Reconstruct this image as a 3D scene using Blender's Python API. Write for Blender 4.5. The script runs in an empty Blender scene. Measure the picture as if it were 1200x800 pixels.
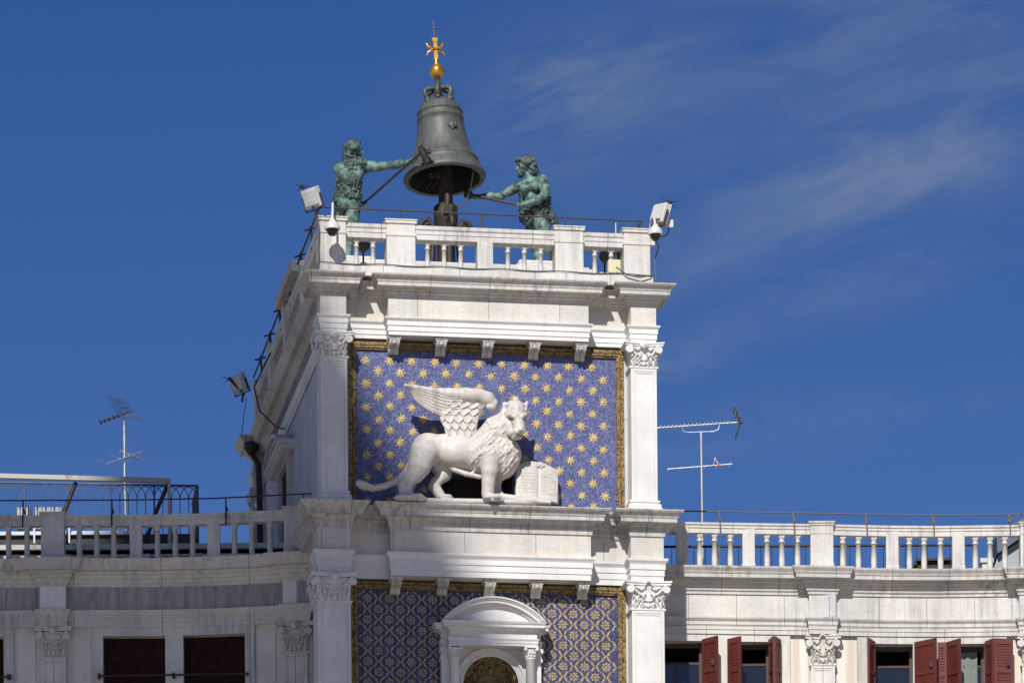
import bpy, bmesh, math, random
import numpy as np
from mathutils import Vector, Matrix, noise
R = math.radians
random.seed(7)
C = bpy.context.scene
COL = C.collection

# ------------------------------------------------------------------ camera
FPX, CDIST, EYE, ROLL = 5500.0, 98.2, 1.6, R(.5)
PPX, PPY = 613.0, 1920.0                       # principal point in photo pixels (rising-front lens)
PHI = R(9.2); X0 = -.54                        # the tower's front is turned by PHI, its middle stands at X0
CU, SU = math.cos(PHI), math.sin(PHI)
cam = bpy.data.cameras.new('camera'); camo = bpy.data.objects.new('camera', cam); COL.objects.link(camo)
cam.sensor_width = 36; cam.lens = 36*FPX/1200; cam.clip_start = 1; cam.clip_end = 5000
cam.shift_x = (600-PPX)/1200; cam.shift_y = (PPY-400)/1200
camo.matrix_world = Matrix.Translation((0, -CDIST, EYE)) @ Matrix.Rotation(R(90), 4, 'X') @ Matrix.Rotation(-ROLL, 4, 'Z')
C.camera = camo
C.render.resolution_x, C.render.resolution_y = 1024, 682

# ------------------------------------------------------------------ sky and sun
SAZ, SEL = R(10), R(39)                        # sun: 10 degrees left of straight behind the camera
SUND = Vector((-math.sin(SAZ)*math.cos(SEL), -math.cos(SAZ)*math.cos(SEL), math.sin(SEL)))
w = bpy.data.worlds.new('World'); C.world = w; w.use_nodes = True
nt = w.node_tree; nt.nodes.clear()
def wn(t, **k):
    n = nt.nodes.new(t)
    for a, b in k.items(): setattr(n, a, b)
    return n
sky = wn('ShaderNodeTexSky', sky_type='NISHITA', sun_disc=False, sun_elevation=SEL,
         sun_rotation=math.atan2(SUND.x, SUND.y), altitude=0, air_density=1.0, dust_density=.15, ozone_density=3.0)
hs = wn('ShaderNodeHueSaturation'); hs.inputs['Saturation'].default_value = 1.28; hs.inputs['Value'].default_value = 1.0
bg = wn('ShaderNodeBackground'); bg.inputs['Strength'].default_value = .0435
out = wn('ShaderNodeOutputWorld')
tc = wn('ShaderNodeTexCoord')
def wm(op, a, b=None, c=None):
    n = wn('ShaderNodeMath', operation=op)
    for v, i in ((a,0),(b,1),(c,2)):
        if v is None: continue
        if isinstance(v, (int, float)): n.inputs[i].default_value = v
        else: nt.links.new(v, n.inputs[i])
    return n.outputs[0]
sx = wn('ShaderNodeSeparateXYZ'); nt.links.new(tc.outputs['Generated'], sx.inputs[0])
dirx = wm('DIVIDE', sx.outputs[0], wm('MAXIMUM', sx.outputs[1], .05)); dirz = wm('DIVIDE', sx.outputs[2], wm('MAXIMUM', sx.outputs[1], .05))
def wisp(cx, cz, rx, rz, deg, amp, scale, rough=.62):
    """a wisp of cirrus round the direction (cx, 1, cz): rx long, rz across, rising by deg"""
    c, q = math.cos(R(deg)), math.sin(R(deg))
    dx = wm('SUBTRACT', dirx, cx); dz = wm('SUBTRACT', dirz, cz)
    u = wm('ADD', wm('MULTIPLY', dx, c), wm('MULTIPLY', dz, q)); v = wm('SUBTRACT', wm('MULTIPLY', dz, c), wm('MULTIPLY', dx, q))
    e = wm('ADD', wm('POWER', wm('ABSOLUTE', wm('DIVIDE', u, rx)), 2.0), wm('POWER', wm('ABSOLUTE', wm('DIVIDE', v, rz)), 2.0))
    g = wm('EXPONENT', wm('MULTIPLY', e, -1.0))
    cb = wn('ShaderNodeCombineXYZ'); nt.links.new(wm('MULTIPLY', u, scale), cb.inputs[0]); nt.links.new(wm('MULTIPLY', v, scale*3.2), cb.inputs[1]); cb.inputs[2].default_value = cx*50
    n = wn('ShaderNodeTexNoise'); n.inputs['Scale'].default_value = 1; n.inputs['Detail'].default_value = 9; n.inputs['Roughness'].default_value = rough; n.inputs['Distortion'].default_value = .5
    nt.links.new(cb.outputs[0], n.inputs['Vector'])
    r = wn('ShaderNodeMapRange'); r.inputs['From Min'].default_value = .32; r.inputs['From Max'].default_value = .78; nt.links.new(n.outputs['Fac'], r.inputs['Value'])
    return wm('MULTIPLY', wm('MULTIPLY', g, r.outputs[0]), amp)
cloud = None
for q in ((.092,.317,.055,.0125,19,.46,30,.55),(.070,.306,.050,.0055,24,.26,42,.6),(.012,.330,.020,.011,20,.32,85,.62),(.036,.272,.012,.0035,12,.30,110,.62),(.070,.286,.038,.007,14,.18,50,.6),(.075,.342,.060,.016,10,.30,30,.55),(.060,.258,.05,.008,8,.12,50,.62),(.030,.318,.05,.012,16,.12,40,.6)):
    w_ = wisp(*q); cloud = w_ if cloud is None else wm('ADD', cloud, w_)
cloud = wm('MINIMUM', wm('MULTIPLY', cloud, 1.35), .8)
mix = wn('ShaderNodeMix', data_type='RGBA'); mix.inputs['B'].default_value = (5.2, 6.4, 8.2, 1)
tint = wn('ShaderNodeMix', data_type='RGBA', blend_type='MULTIPLY'); tint.inputs['Factor'].default_value = 1; tint.inputs['B'].default_value = (1.0,.945,1.36,1)   # deep polarised blue
L_ = nt.links.new
L_(sky.outputs[0], hs.inputs['Color']); L_(hs.outputs[0], tint.inputs['A']); L_(tint.outputs['Result'], mix.inputs['A']); L_(cloud, mix.inputs['Factor'])
L_(mix.outputs['Result'], bg.inputs['Color']); L_(bg.outputs[0], out.inputs['Surface'])
sl = bpy.data.lights.new('sun', 'SUN'); sl.energy = 4.9; sl.angle = R(.53); sl.color = (1, .97, .925)
so = bpy.data.objects.new('sun', sl); COL.objects.link(so); so.rotation_euler = SUND.to_track_quat('Z', 'Y').to_euler(); so.location = (-20, -60, 80)
C.view_settings.view_transform = 'Standard'; C.view_settings.look = 'None'; C.view_settings.exposure = .06; C.view_settings.gamma = 1

# ------------------------------------------------------------------ measuring helpers
def ray(px, py):
    a = px-PPX; b = PPY-py
    return ((a*math.cos(ROLL)+b*math.sin(ROLL))/FPX, (-a*math.sin(ROLL)+b*math.cos(ROLL))/FPX)
def tr(px, py, v):
    """size and height, in the tower's own metres, of what is seen at a photo point and stands at depth v"""
    dx, dz = ray(px, py)
    t = (v-X0*SU+CDIST*CU)/(CU-dx*SU)
    return ((dx*t-X0)*CU+(t-CDIST)*SU, EYE+dz*t)
def tw(px, py, Y):
    dx, dz = ray(px, py); t = Y+CDIST
    return (dx*t, EYE+dz*t)

# ------------------------------------------------------------------ mesh helpers
class MB:
    def __init__(s): s.v = []; s.f = []; s.m = []; s.s = []
    def add(s, vs, fs, mat=0, smooth=False):
        o = len(s.v); s.v += [tuple(p) for p in vs]
        for f in fs: s.f.append([o+i for i in f]); s.m.append(mat); s.s.append(smooth)
        return s
    def box(s, x0, x1, y0, y1, z0, z1, mat=0):
        return s.add([(x0,y0,z0),(x1,y0,z0),(x1,y1,z0),(x0,y1,z0),(x0,y0,z1),(x1,y0,z1),(x1,y1,z1),(x0,y1,z1)],
                     [(3,2,1,0),(4,5,6,7),(0,1,5,4),(1,2,6,5),(2,3,7,6),(3,0,4,7)], mat)
    def obox(s, c, sx, sy, sz, rot, mat=0):
        M = rot.to_3x3() if hasattr(rot, 'to_3x3') else rot
        vs = [Vector(c)+M @ Vector((a*sx/2, b*sy/2, d*sz/2)) for d in (-1,1) for a, b in ((-1,-1),(1,-1),(1,1),(-1,1))]
        return s.add(vs, [(3,2,1,0),(4,5,6,7),(0,1,5,4),(1,2,6,5),(2,3,7,6),(3,0,4,7)], mat)
    def prism(s, poly, z0, z1, mat=0):                       # poly counter-clockwise in x, y
        n = len(poly)
        return s.add([(x,y,z0) for x,y in poly]+[(x,y,z1) for x,y in poly],
            [list(range(n))[::-1], list(range(n,2*n))]+[(i,(i+1)%n,n+(i+1)%n,n+i) for i in range(n)], mat)
    def plate(s, poly, y0, y1, mat=0):                       # poly in x, z; thickness along y
        n = len(poly)
        return s.add([(x,y0,z) for x,z in poly]+[(x,y1,z) for x,z in poly],
            [list(range(n)), list(range(n,2*n))[::-1]]+[(i,n+i,n+(i+1)%n,(i+1)%n) for i in range(n)], mat)
    def tube(s, pts, r, seg=8, mat=0, smooth=True, caps=True):
        pts = [Vector(p) for p in pts]; n = len(pts)
        rr = r if isinstance(r, (list, tuple)) else [r]*n
        rings = []; up = None
        for i, p in enumerate(pts):
            d = (pts[min(i+1,n-1)]-pts[max(i-1,0)]).normalized()
            if up is None:
                up = Vector((0,0,1)) if abs(d.z) < .9 else Vector((1,0,0))
            a = d.cross(up)
            if a.length < 1e-5: a = d.cross(Vector((0,1,0)))
            a.normalize(); up = a.cross(d).normalized()
            rings.append([p+(a*math.cos(t)+up*math.sin(t))*rr[i] for t in [2*math.pi*k/seg for k in range(seg)]])
        vs = [q for ring in rings for q in ring]; fs = []
        for i in range(n-1):
            for k in range(seg):
                fs.append((i*seg+k, (i+1)*seg+k, (i+1)*seg+(k+1)%seg, i*seg+(k+1)%seg))
        s.add(vs, [tuple(reversed(f)) for f in fs], mat, smooth)
        if caps:
            s.add(rings[0], [list(range(seg))], mat); s.add(rings[-1], [list(range(seg))[::-1]], mat)
        return s
    def lathe(s, prof, c=(0,0,0), seg=16, mat=0, smooth=True, M=None, caps=True):
        vs = []; n = len(prof)
        for r, z in prof:
            for k in range(seg):
                t = 2*math.pi*k/seg; p = Vector((r*math.cos(t), r*math.sin(t), z))
                if M is not None: p = M @ p
                vs.append(p+Vector(c))
        fs = [(i*seg+k, i*seg+(k+1)%seg, (i+1)*seg+(k+1)%seg, (i+1)*seg+k) for i in range(n-1) for k in range(seg)]
        s.add(vs, fs, mat, smooth)
        if caps and prof[0][0] > 1e-4: s.add([vs[k] for k in range(seg)], [list(range(seg))[::-1]], mat)
        if caps and prof[-1][0] > 1e-4: s.add([vs[(n-1)*seg+k] for k in range(seg)], [list(range(seg))], mat)
        return s
    def ell(s, c, rx, ry, rz, seg=12, rings=8, mat=0, M=None):
        prof = [(math.sin(math.pi*i/rings), -math.cos(math.pi*i/rings)) for i in range(rings+1)]
        S = Matrix.Diagonal((rx, ry, rz))
        if M is not None: S = M.to_3x3() @ S
        return s.lathe(prof, c, seg, mat, True, S)
    def sweep(s, path, prof, mat=0, closed=False):           # path in x, y; prof = (offset to the right of the path, z)
        n = len(path); P = [Vector(p) for p in path]; mit = []
        for i in range(n):
            d1 = (P[i]-P[i-1]).normalized() if (i > 0 or closed) else None
            d2 = (P[(i+1)%n]-P[i]).normalized() if (i < n-1 or closed) else None
            if d1 is None: d1 = d2
            if d2 is None: d2 = d1
            n1 = Vector((d1.y,-d1.x)); n2 = Vector((d2.y,-d2.x)); m = n1+n2
            m = m/max(m.length_squared/2, .2) if m.length > 1e-6 else n1
            mit.append(m)
        k = len(prof)
        vs = [(P[i].x+mit[i].x*o, P[i].y+mit[i].y*o, z) for i in range(n) for o, z in prof]
        fs = []
        for i in range(n if closed else n-1):
            j = (i+1) % n
            for a in range(k-1): fs.append((i*k+a, j*k+a, j*k+a+1, i*k+a+1))
        return s.add(vs, fs, mat)
    def build(s, name, mats, parent=None, loc=None, bevel=0):
        me = bpy.data.meshes.new(name)
        me.from_pydata(s.v, [], s.f)
        for m in (mats if isinstance(mats, (list, tuple)) else [mats]): me.materials.append(m)
        me.polygons.foreach_set('material_index', s.m); me.polygons.foreach_set('use_smooth', s.s)
        me.update()
        o = bpy.data.objects.new(name, me); COL.objects.link(o)
        if parent is not None: o.parent = parent
        if loc is not None: o.location = loc
        if bevel:
            b = o.modifiers.new('edge', 'BEVEL'); b.width = bevel; b.segments = 2; b.limit_method = 'ANGLE'; b.angle_limit = R(40)
        return o
def inset(path, d):
    n = len(path); P = [Vector(p) for p in path]; o = []
    for i in range(n):
        d1 = (P[i]-P[i-1]).normalized(); d2 = (P[(i+1)%n]-P[i]).normalized()
        n1 = Vector((d1.y,-d1.x)); n2 = Vector((d2.y,-d2.x)); m = n1+n2
        m = m/max(m.length_squared/2, .2) if m.length > 1e-6 else n1
        o.append((P[i].x+m.x*d, P[i].y+m.y*d))
    return o
def tag(o, label=None, cat=None, group=None, kind=None):
    if label: o['label'] = label
    if cat: o['category'] = cat
    if group: o['group'] = group
    if kind: o['kind'] = kind
    return o
def thing(name, label, cat, loc=(0,0,0), rotz=0, group=None):
    o = bpy.data.objects.new(name, None); COL.objects.link(o); o.empty_display_size = .3
    o.location = loc; o.rotation_euler = (0,0,rotz)
    return tag(o, label, cat, group)
def dup(o, parent, loc=None):                                # a copy of a part and of its own parts
    c = o.copy(); COL.objects.link(c); c.parent = parent
    if loc is not None: c.location = loc
    for ch in list(o.children): dup(ch, c)
    return c
def tloc(u, v, z=0): return (X0+u*CU-v*SU, u*SU+v*CU, z)      # tower metres -> world

# ------------------------------------------------------------------ organic forms: a distance field turned into one skin
def nets(d, org, h):
    s = d < 0
    sh = tuple(n-1 for n in d.shape)
    acc = np.zeros(sh+(3,)); cnt = np.zeros(sh)
    cor = [(i,j,k) for i in (0,1) for j in (0,1) for k in (0,1)]
    def sl(a, c): return a[c[0]:c[0]+sh[0], c[1]:c[1]+sh[1], c[2]:c[2]+sh[2]]
    for a in cor:
        for ax in range(3):
            if a[ax]: continue
            b = list(a); b[ax] = 1
            da, db = sl(d, a), sl(d, b)
            x = (sl(s, a) != sl(s, b))
            t = np.where(x, da/np.where(x, da-db, 1), 0)
            for q in range(3): acc[...,q] += np.where(x, a[q]+(t if q == ax else 0), 0)
            cnt += x
    on = cnt > 0; idx = -np.ones(sh, int); n = int(on.sum()); idx[on] = np.arange(n)
    base = np.argwhere(on); V = (base+acc[on]/cnt[on][:,None])*h+np.array(org)
    F = []
    for ax in range(3):
        o1, o2 = [(1,2),(2,0),(0,1)][ax]
        lo = [slice(None)]*3; hi = [slice(None)]*3
        lo[ax] = slice(0,-1); hi[ax] = slice(1,None)
        for o in (o1,o2): lo[o] = slice(1,-1); hi[o] = slice(1,-1)
        a, b = s[tuple(lo)], s[tuple(hi)]
        for fl, mask in ((0, a & ~b), (1, ~a & b)):
            p = np.argwhere(mask)
            if not len(p): continue
            q = p.copy(); q[:,o1] += 1; q[:,o2] += 1
            def at(x, y):
                r = q.copy(); r[:,o1] -= x; r[:,o2] -= y
                return idx[r[:,0], r[:,1], r[:,2]]
            quad = np.stack([at(1,1), at(0,1), at(0,0), at(1,0)], 1)
            F.append(quad[:,::-1] if fl else quad)
    F = np.concatenate(F); F = F[(F >= 0).all(1)]
    return V, F
class Field:
    def __init__(s, lo, hi, h):
        s.lo = np.array(lo, float); s.h = h
        s.n = np.ceil((np.array(hi)-s.lo)/h).astype(int)+1
        s.d = np.full(s.n, .5)
    def _sub(s, lo, hi):
        a = np.clip(np.floor((np.array(lo)-s.lo)/s.h).astype(int), 0, s.n); b = np.clip(np.ceil((np.array(hi)-s.lo)/s.h).astype(int)+1, 0, s.n)
        if (b <= a).any(): return None, None
        g = np.meshgrid(*[s.lo[i]+s.h*np.arange(a[i], b[i]) for i in range(3)], indexing='ij')
        return tuple(slice(a[i], b[i]) for i in range(3)), np.stack(g, -1)
    def _mix(s, sl, dp, k, cut):
        d = s.d[sl]
        if cut:
            hh = np.clip(.5-.5*(d+dp)/k, 0, 1); s.d[sl] = d*(1-hh)-dp*hh+k*hh*(1-hh)
        else:
            hh = np.clip(.5+.5*(d-dp)/k, 0, 1); s.d[sl] = d*(1-hh)+dp*hh-k*hh*(1-hh)
    def cap(s, a, b, ra, rb=None, k=.04, cut=False):
        rb = ra if rb is None else rb
        a, b = np.array(a, float), np.array(b, float); m = max(ra, rb)+k+3*s.h
        sl, p = s._sub(np.minimum(a,b)-m, np.maximum(a,b)+m)
        if sl is None: return
        ba = b-a; t = np.clip(((p-a)@ba)/max(ba@ba, 1e-9), 0, 1)
        dp = np.linalg.norm(p-a-t[...,None]*ba, axis=-1)-(ra+(rb-ra)*t)
        s._mix(sl, dp, k, cut)
    def chain(s, pts, rs, k=.04, cut=False):
        for i in range(len(pts)-1): s.cap(pts[i], pts[i+1], rs[i], rs[i+1], k, cut)
    def ell(s, c, r, k=.04, cut=False, M=None):
        c, r = np.array(c, float), np.array(r, float); m = r.max()+k+3*s.h
        sl, p = s._sub(c-m, c+m)
        if sl is None: return
        q = p-c
        if M is not None: q = q @ np.array(M.to_3x3())
        k0 = np.linalg.norm(q/r, axis=-1); k1 = np.linalg.norm(q/r**2, axis=-1)
        s._mix(sl, k0*(k0-1)/np.maximum(k1, 1e-6), k, cut)
    def front(s, x, z):                                      # y of the first skin met coming from -y
        i = int(round((x-s.lo[0])/s.h)); j = int(round((z-s.lo[2])/s.h))
        if not (0 <= i < s.n[0] and 0 <= j < s.n[2]): return None
        col = np.nonzero(s.d[i,:,j] < 0)[0]
        return None if not len(col) else s.lo[1]+s.h*col[0]
    def build(s, name, mat, parent=None, scale_y=None, bump=None, extra=None):
        V, F = nets(s.d, s.lo, s.h)
        if bump: 
            N = np.zeros_like(V); a = V[F]
            nn = np.cross(a[:,2]-a[:,0], a[:,3]-a[:,1])
            for i in range(4): np.add.at(N, F[:,i], nn)
            N /= np.maximum(np.linalg.norm(N, axis=1), 1e-9)[:,None]
            V = V+N*np.array([bump(Vector(p)) for p in V])[:,None]
        if scale_y: V[:,1] = scale_y[0]+(V[:,1]-scale_y[0])*scale_y[1]
        V, F = V.tolist(), F.tolist(); sm = [True]*len(F)
        if extra: o = len(V); V += extra.v; F += [[o+i for i in f] for f in extra.f]; sm += extra.s
        me = bpy.data.meshes.new(name); me.from_pydata(V, [], F); me.materials.append(mat)
        me.polygons.foreach_set('use_smooth', sm); me.update()
        o = bpy.data.objects.new(name, me); COL.objects.link(o)
        if parent is not None: o.parent = parent
        return o

# ------------------------------------------------------------------ materials
class NT:
    def __init__(s, name):
        s.m = bpy.data.materials.new(name); s.m.use_nodes = True; s.t = s.m.node_tree
        s.b = s.t.nodes['Principled BSDF']; s.tc = s.n('ShaderNodeTexCoord'); s.P = s.tc.outputs['Object']
    def n(s, t, **k):
        n = s.t.nodes.new(t)
        for a, b in k.items(): setattr(n, a, b)
        return n
    def l(s, a, b): s.t.links.new(a, b)
    def mapv(s, scale=(1,1,1), loc=(0,0,0), rot=(0,0,0), src=None):
        m = s.n('ShaderNodeMapping'); m.inputs['Scale'].default_value = scale; m.inputs['Location'].default_value = loc; m.inputs['Rotation'].default_value = rot
        s.l(src or s.P, m.inputs['Vector']); return m.outputs[0]
    def noise(s, scale, detail=4, rough=.55, src=None, dist=0):
        n = s.n('ShaderNodeTexNoise'); n.inputs['Scale'].default_value = scale; n.inputs['Detail'].default_value = detail
        n.inputs['Roughness'].default_value = rough; n.inputs['Distortion'].default_value = dist
        s.l(src or s.P, n.inputs['Vector']); return n.outputs['Fac']
    def ramp(s, fac, *st):
        r = s.n('ShaderNodeValToRGB'); e = r.color_ramp.elements
        while len(e) < len(st): e.new(.5)
        for el, (p, c) in zip(e, st):
            el.position = p; el.color = (c, c, c, 1) if isinstance(c, (int, float)) else tuple(c)+(1,)
        s.l(fac, r.inputs[0]); return r.outputs[0]
    def mix(s, a, b, fac, mode='MIX'):
        m = s.n('ShaderNodeMix', data_type='RGBA', blend_type=mode)
        for v, i in ((a, m.inputs['A']), (b, m.inputs['B']), (fac, m.inputs['Factor'])):
            if isinstance(v, (int, float)): i.default_value = v
            elif isinstance(v, tuple): i.default_value = v+(1,)
            else: s.l(v, i)
        return m.outputs['Result']
    def math(s, op, a, b):
        m = s.n('ShaderNodeMath', operation=op)
        for v, i in ((a, m.inputs[0]), (b, m.inputs[1])):
            if isinstance(v, (int, float)): i.default_value = v
            else: s.l(v, i)
        return m.outputs[0]
    def bump(s, h, strength=.3, dist=.02):
        b = s.n('ShaderNodeBump'); b.inputs['Strength'].default_value = strength; b.inputs['Distance'].default_value = dist
        s.l(h, b.inputs['Height']); s.l(b.outputs[0], s.b.inputs['Normal'])
    def out(s, col=None, rough=.6, metal=0):
        if col is not None:
            if isinstance(col, tuple): s.b.inputs['Base Color'].default_value = col+(1,)
            else: s.l(col, s.b.inputs['Base Color'])
        if isinstance(rough, (int, float)): s.b.inputs['Roughness'].default_value = rough
        else: s.l(rough, s.b.inputs['Roughness'])
        s.b.inputs['Metallic'].default_value = metal
        return s.m

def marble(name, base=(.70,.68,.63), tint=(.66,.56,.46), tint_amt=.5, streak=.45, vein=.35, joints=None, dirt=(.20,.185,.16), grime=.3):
    t = NT(name)
    big = t.noise(.9, 3); c = t.mix(base, tuple(x*.82 for x in base), t.ramp(big, (.4,0),(.7,1)))
    c = t.mix(c, tint, t.math('MULTIPLY', t.ramp(t.noise(1.7, 4, .6, t.mapv((1,1,1.6),(3,1,7))), (.5,0),(.75,1)), tint_amt))
    vn = t.noise(1.3, 6, .7, t.mapv((1,1,2.2),(1,5,2),(.3,.5,.2)), 1.8)       # grey veins
    vv = t.ramp(vn, (.47,0),(.5,1),(.53,0))
    c = t.mix(c, tuple(x*.55 for x in base), t.math('MULTIPLY', vv, vein))
    st = t.noise(1, 5, .65, t.mapv((9,9,.55)))                                # rain streaks running down
    patch = t.ramp(t.noise(.8, 3, .5, t.mapv((1,1,.8),(9,2,4))), (.38,0),(.72,1))
    c = t.mix(c, dirt, t.math('MULTIPLY', t.math('MULTIPLY', t.ramp(st, (.44,0),(.68,1)), patch), streak))
    sp = t.ramp(t.noise(14, 5, .7), (.52,0),(.72,1))
    c = t.mix(c, dirt, t.math('MULTIPLY', sp, grime*.5))
    h = t.noise(22, 5, .6)
    if joints:
        jw, jh, jo = joints
        xyz = t.n('ShaderNodeSeparateXYZ'); t.l(t.P, xyz.inputs[0])
        cb = t.n('ShaderNodeCombineXYZ'); nx = t.n('ShaderNodeSeparateXYZ'); t.l(t.tc.outputs['Normal'], nx.inputs[0]); sd = t.math('GREATER_THAN', t.math('ABSOLUTE', nx.outputs[0], 0), .6)
        t.l(t.math('ADD', t.math('MULTIPLY', xyz.outputs[0], t.math('SUBTRACT', 1, sd)), t.math('MULTIPLY', xyz.outputs[1], sd)), cb.inputs[0]); t.l(t.math('ADD', xyz.outputs[2], jo), cb.inputs[1])
        bk = t.n('ShaderNodeTexBrick'); bk.offset = .37; bk.inputs['Scale'].default_value = 1; bk.inputs['Mortar Size'].default_value = .007; bk.inputs['Mortar Smooth'].default_value = .3
        bk.inputs['Brick Width'].default_value = jw; bk.inputs['Row Height'].default_value = jh
        bk.inputs['Color1'].default_value = (1,1,1,1); bk.inputs['Color2'].default_value = (.86,.87,.88,1); bk.inputs['Mortar'].default_value = (.30,.28,.25,1)
        t.l(cb.outputs[0], bk.inputs['Vector'])
        c = t.mix(c, bk.outputs['Color'], 1.0, 'MULTIPLY')
    t.bump(h, .25, .01)
    return t.out(c, .62)
M = {}
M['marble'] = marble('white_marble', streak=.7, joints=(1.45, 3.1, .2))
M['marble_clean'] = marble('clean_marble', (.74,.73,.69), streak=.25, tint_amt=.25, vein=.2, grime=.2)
M['marble_frieze'] = marble('veined_marble', (.64,.61,.55), (.70,.55,.42), .85, .35, .35, joints=(1.5, 4, 0))
M['marble_cornice'] = marble('weathered_marble', (.58,.56,.51), streak=1.0, tint_amt=.35, joints=(1.25, 9, .5), dirt=(.12,.11,.09), grime=.6)
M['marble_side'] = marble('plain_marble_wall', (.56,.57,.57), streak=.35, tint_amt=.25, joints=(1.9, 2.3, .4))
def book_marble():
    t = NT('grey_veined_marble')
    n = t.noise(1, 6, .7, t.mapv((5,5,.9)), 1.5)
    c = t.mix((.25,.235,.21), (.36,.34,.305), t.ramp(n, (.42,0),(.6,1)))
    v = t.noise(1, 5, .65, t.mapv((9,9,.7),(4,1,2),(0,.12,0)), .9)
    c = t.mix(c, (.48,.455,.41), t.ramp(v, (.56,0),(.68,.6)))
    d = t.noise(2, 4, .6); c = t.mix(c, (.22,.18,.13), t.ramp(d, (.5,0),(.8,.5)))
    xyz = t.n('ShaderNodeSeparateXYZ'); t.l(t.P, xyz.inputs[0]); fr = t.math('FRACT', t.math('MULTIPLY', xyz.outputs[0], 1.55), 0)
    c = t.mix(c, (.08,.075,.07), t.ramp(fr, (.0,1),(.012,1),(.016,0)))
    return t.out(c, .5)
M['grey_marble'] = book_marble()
M['rail_stone'] = marble('rail_stone', (.66,.64,.59), streak=.85, tint_amt=.5, vein=.25, joints=(1.6, 5, .3), grime=.5)
M['wing_stone'] = marble('wing_stone', (.66,.64,.58), (.60,.54,.43), .5, .75, .25, joints=(1.05, 6, .3), grime=.45)
M['lion_stone'] = marble('lion_stone', (.60,.57,.515), (.52,.40,.33), .6, .75, .35, dirt=(.20,.17,.14), grime=.9)
M['stucco'] = marble('cream_stucco', (.70,.67,.57), (.62,.58,.46), .5, .3, 0)
def striped():
    t = NT('striped_beige_marble')
    n = t.noise(1, 3, .5, t.mapv((7,7,.12)))
    c = t.mix((.58,.50,.39), (.70,.66,.57), t.ramp(n, (.4,0),(.6,1)))
    n2 = t.noise(1, 4, .6, t.mapv((22,22,.3),(3,3,0)))
    c = t.mix(c, (.40,.36,.30), t.math('MULTIPLY', t.ramp(n2, (.55,0),(.75,1)), .6))
    return t.out(c, .5)
M['striped'] = striped()
def tesserae(name, a, b, cdark, rough=.45, scale=24, metal=0, spread=.5):
    t = NT(name)
    vo = t.n('ShaderNodeTexVoronoi'); vo.inputs['Scale'].default_value = scale; vo.inputs['Randomness'].default_value = .75; t.l(t.P, vo.inputs['Vector'])
    sep = t.n('ShaderNodeSeparateColor'); t.l(vo.outputs['Color'], sep.inputs[0])
    c = t.mix(a, b, t.ramp(sep.outputs[0], (.15,0),(.95,1)))
    c = t.mix(c, cdark, t.math('MULTIPLY', t.ramp(sep.outputs[1], (.62,0),(.9,1)), spread))
    big = t.noise(1.6, 4, .6)
    c = t.mix(c, cdark, t.math('MULTIPLY', t.ramp(big, (.5,0),(.8,1)), .35))
    vd = t.n('ShaderNodeTexVoronoi', feature='DISTANCE_TO_EDGE'); vd.inputs['Scale'].default_value = scale; vd.inputs['Randomness'].default_value = .75; t.l(t.P, vd.inputs['Vector'])
    c = t.mix(tuple(x*.35 for x in a), c, t.ramp(vd.outputs['Distance'], (.0,.25),(.09,1)))
    t.bump(sep.outputs[2], .35, .006)
    return t.out(c, rough, metal)
M['blue'] = tesserae('blue_tesserae', (.075,.088,.235), (.145,.168,.325), (.035,.042,.12), spread=.7, scale=26)
M['navy'] = tesserae('navy_tesserae', (.026,.031,.115), (.066,.078,.20), (.013,.016,.05), spread=.8, scale=26)
M['gold'] = tesserae('gold_tesserae', (.52,.37,.12), (.64,.47,.18), (.26,.18,.07), .5, 26, .1)
M['gold_lattice'] = tesserae('old_gold_tesserae', (.40,.28,.11), (.54,.40,.19), (.15,.10,.04), .45, 30, .2, .6)
M['gilt_frame'] = tesserae('gilt_moulding', (.20,.125,.035), (.38,.25,.085), (.04,.027,.014), .5, 26, .25, .95)
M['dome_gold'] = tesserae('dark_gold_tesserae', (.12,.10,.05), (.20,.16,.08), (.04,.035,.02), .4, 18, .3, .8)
def metal(name, a, b, scale=3, rough=.5, met=.6, lo=.4, hi=.65, bump=.2, stretch=(1,1,1)):
    t = NT(name); n = t.noise(scale, 6, .65, t.mapv(stretch))
    c = t.mix(a, b, t.ramp(n, (lo,0),(hi,1))); t.bump(t.noise(scale*6, 4), bump, .01)
    return t.out(c, rough, met)
M['iron'] = metal('dark_iron', (.035,.03,.028), (.075,.05,.035), 8, .6, .5)
M['rust'] = metal('rusty_iron', (.05,.037,.032), (.095,.058,.042), 9, .75, .2)
M['bell'] = metal('bell_bronze', (.070,.076,.068), (.125,.133,.118), 2.2, .55, .15, .40, .75, .15, (3.5,3.5,.45))
M['verdigris'] = metal('green_bronze', (.15,.265,.225), (.028,.043,.038), 5.5, .6, .05, .40, .62, .4)
M['verdigris_fur'] = metal('green_bronze_fur', (.085,.135,.112), (.022,.034,.030), 9, .7, .05, .38, .6, .5)
M['gilt'] = metal('gilded_metal', (.75,.42,.06), (.55,.28,.04), 5, .3, .8)
M['alu'] = metal('aluminium', (.62,.64,.66), (.45,.46,.48), 6, .4, .6)
M['white_paint'] = metal('white_painted_housing', (.56,.56,.54), (.40,.385,.35), 5, .5, 0, .55, .8)
M['rusty_white'] = metal('white_rusty_paint', (.40,.385,.335), (.30,.13,.05), 2.2, .6, 0, .60, .70)
M['cream'] = NT('cream_plastic').out((.62,.56,.36), .5)
M['black'] = NT('black_void').out((.006,.006,.006), .9)
M['dark_pipe'] = NT('dark_pipe').out((.012,.012,.013), .6)
M['cable'] = NT('grey_cable').out((.10,.10,.10), .6)
M['bell_inner_shade'] = NT('shade_black_bronze').out((.004,.004,.004), .9)  # near-black bronze: the shade inside the bell is put into its colour
M['lens'] = NT('dark_lens').out((.01,.01,.012), .12)
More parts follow.
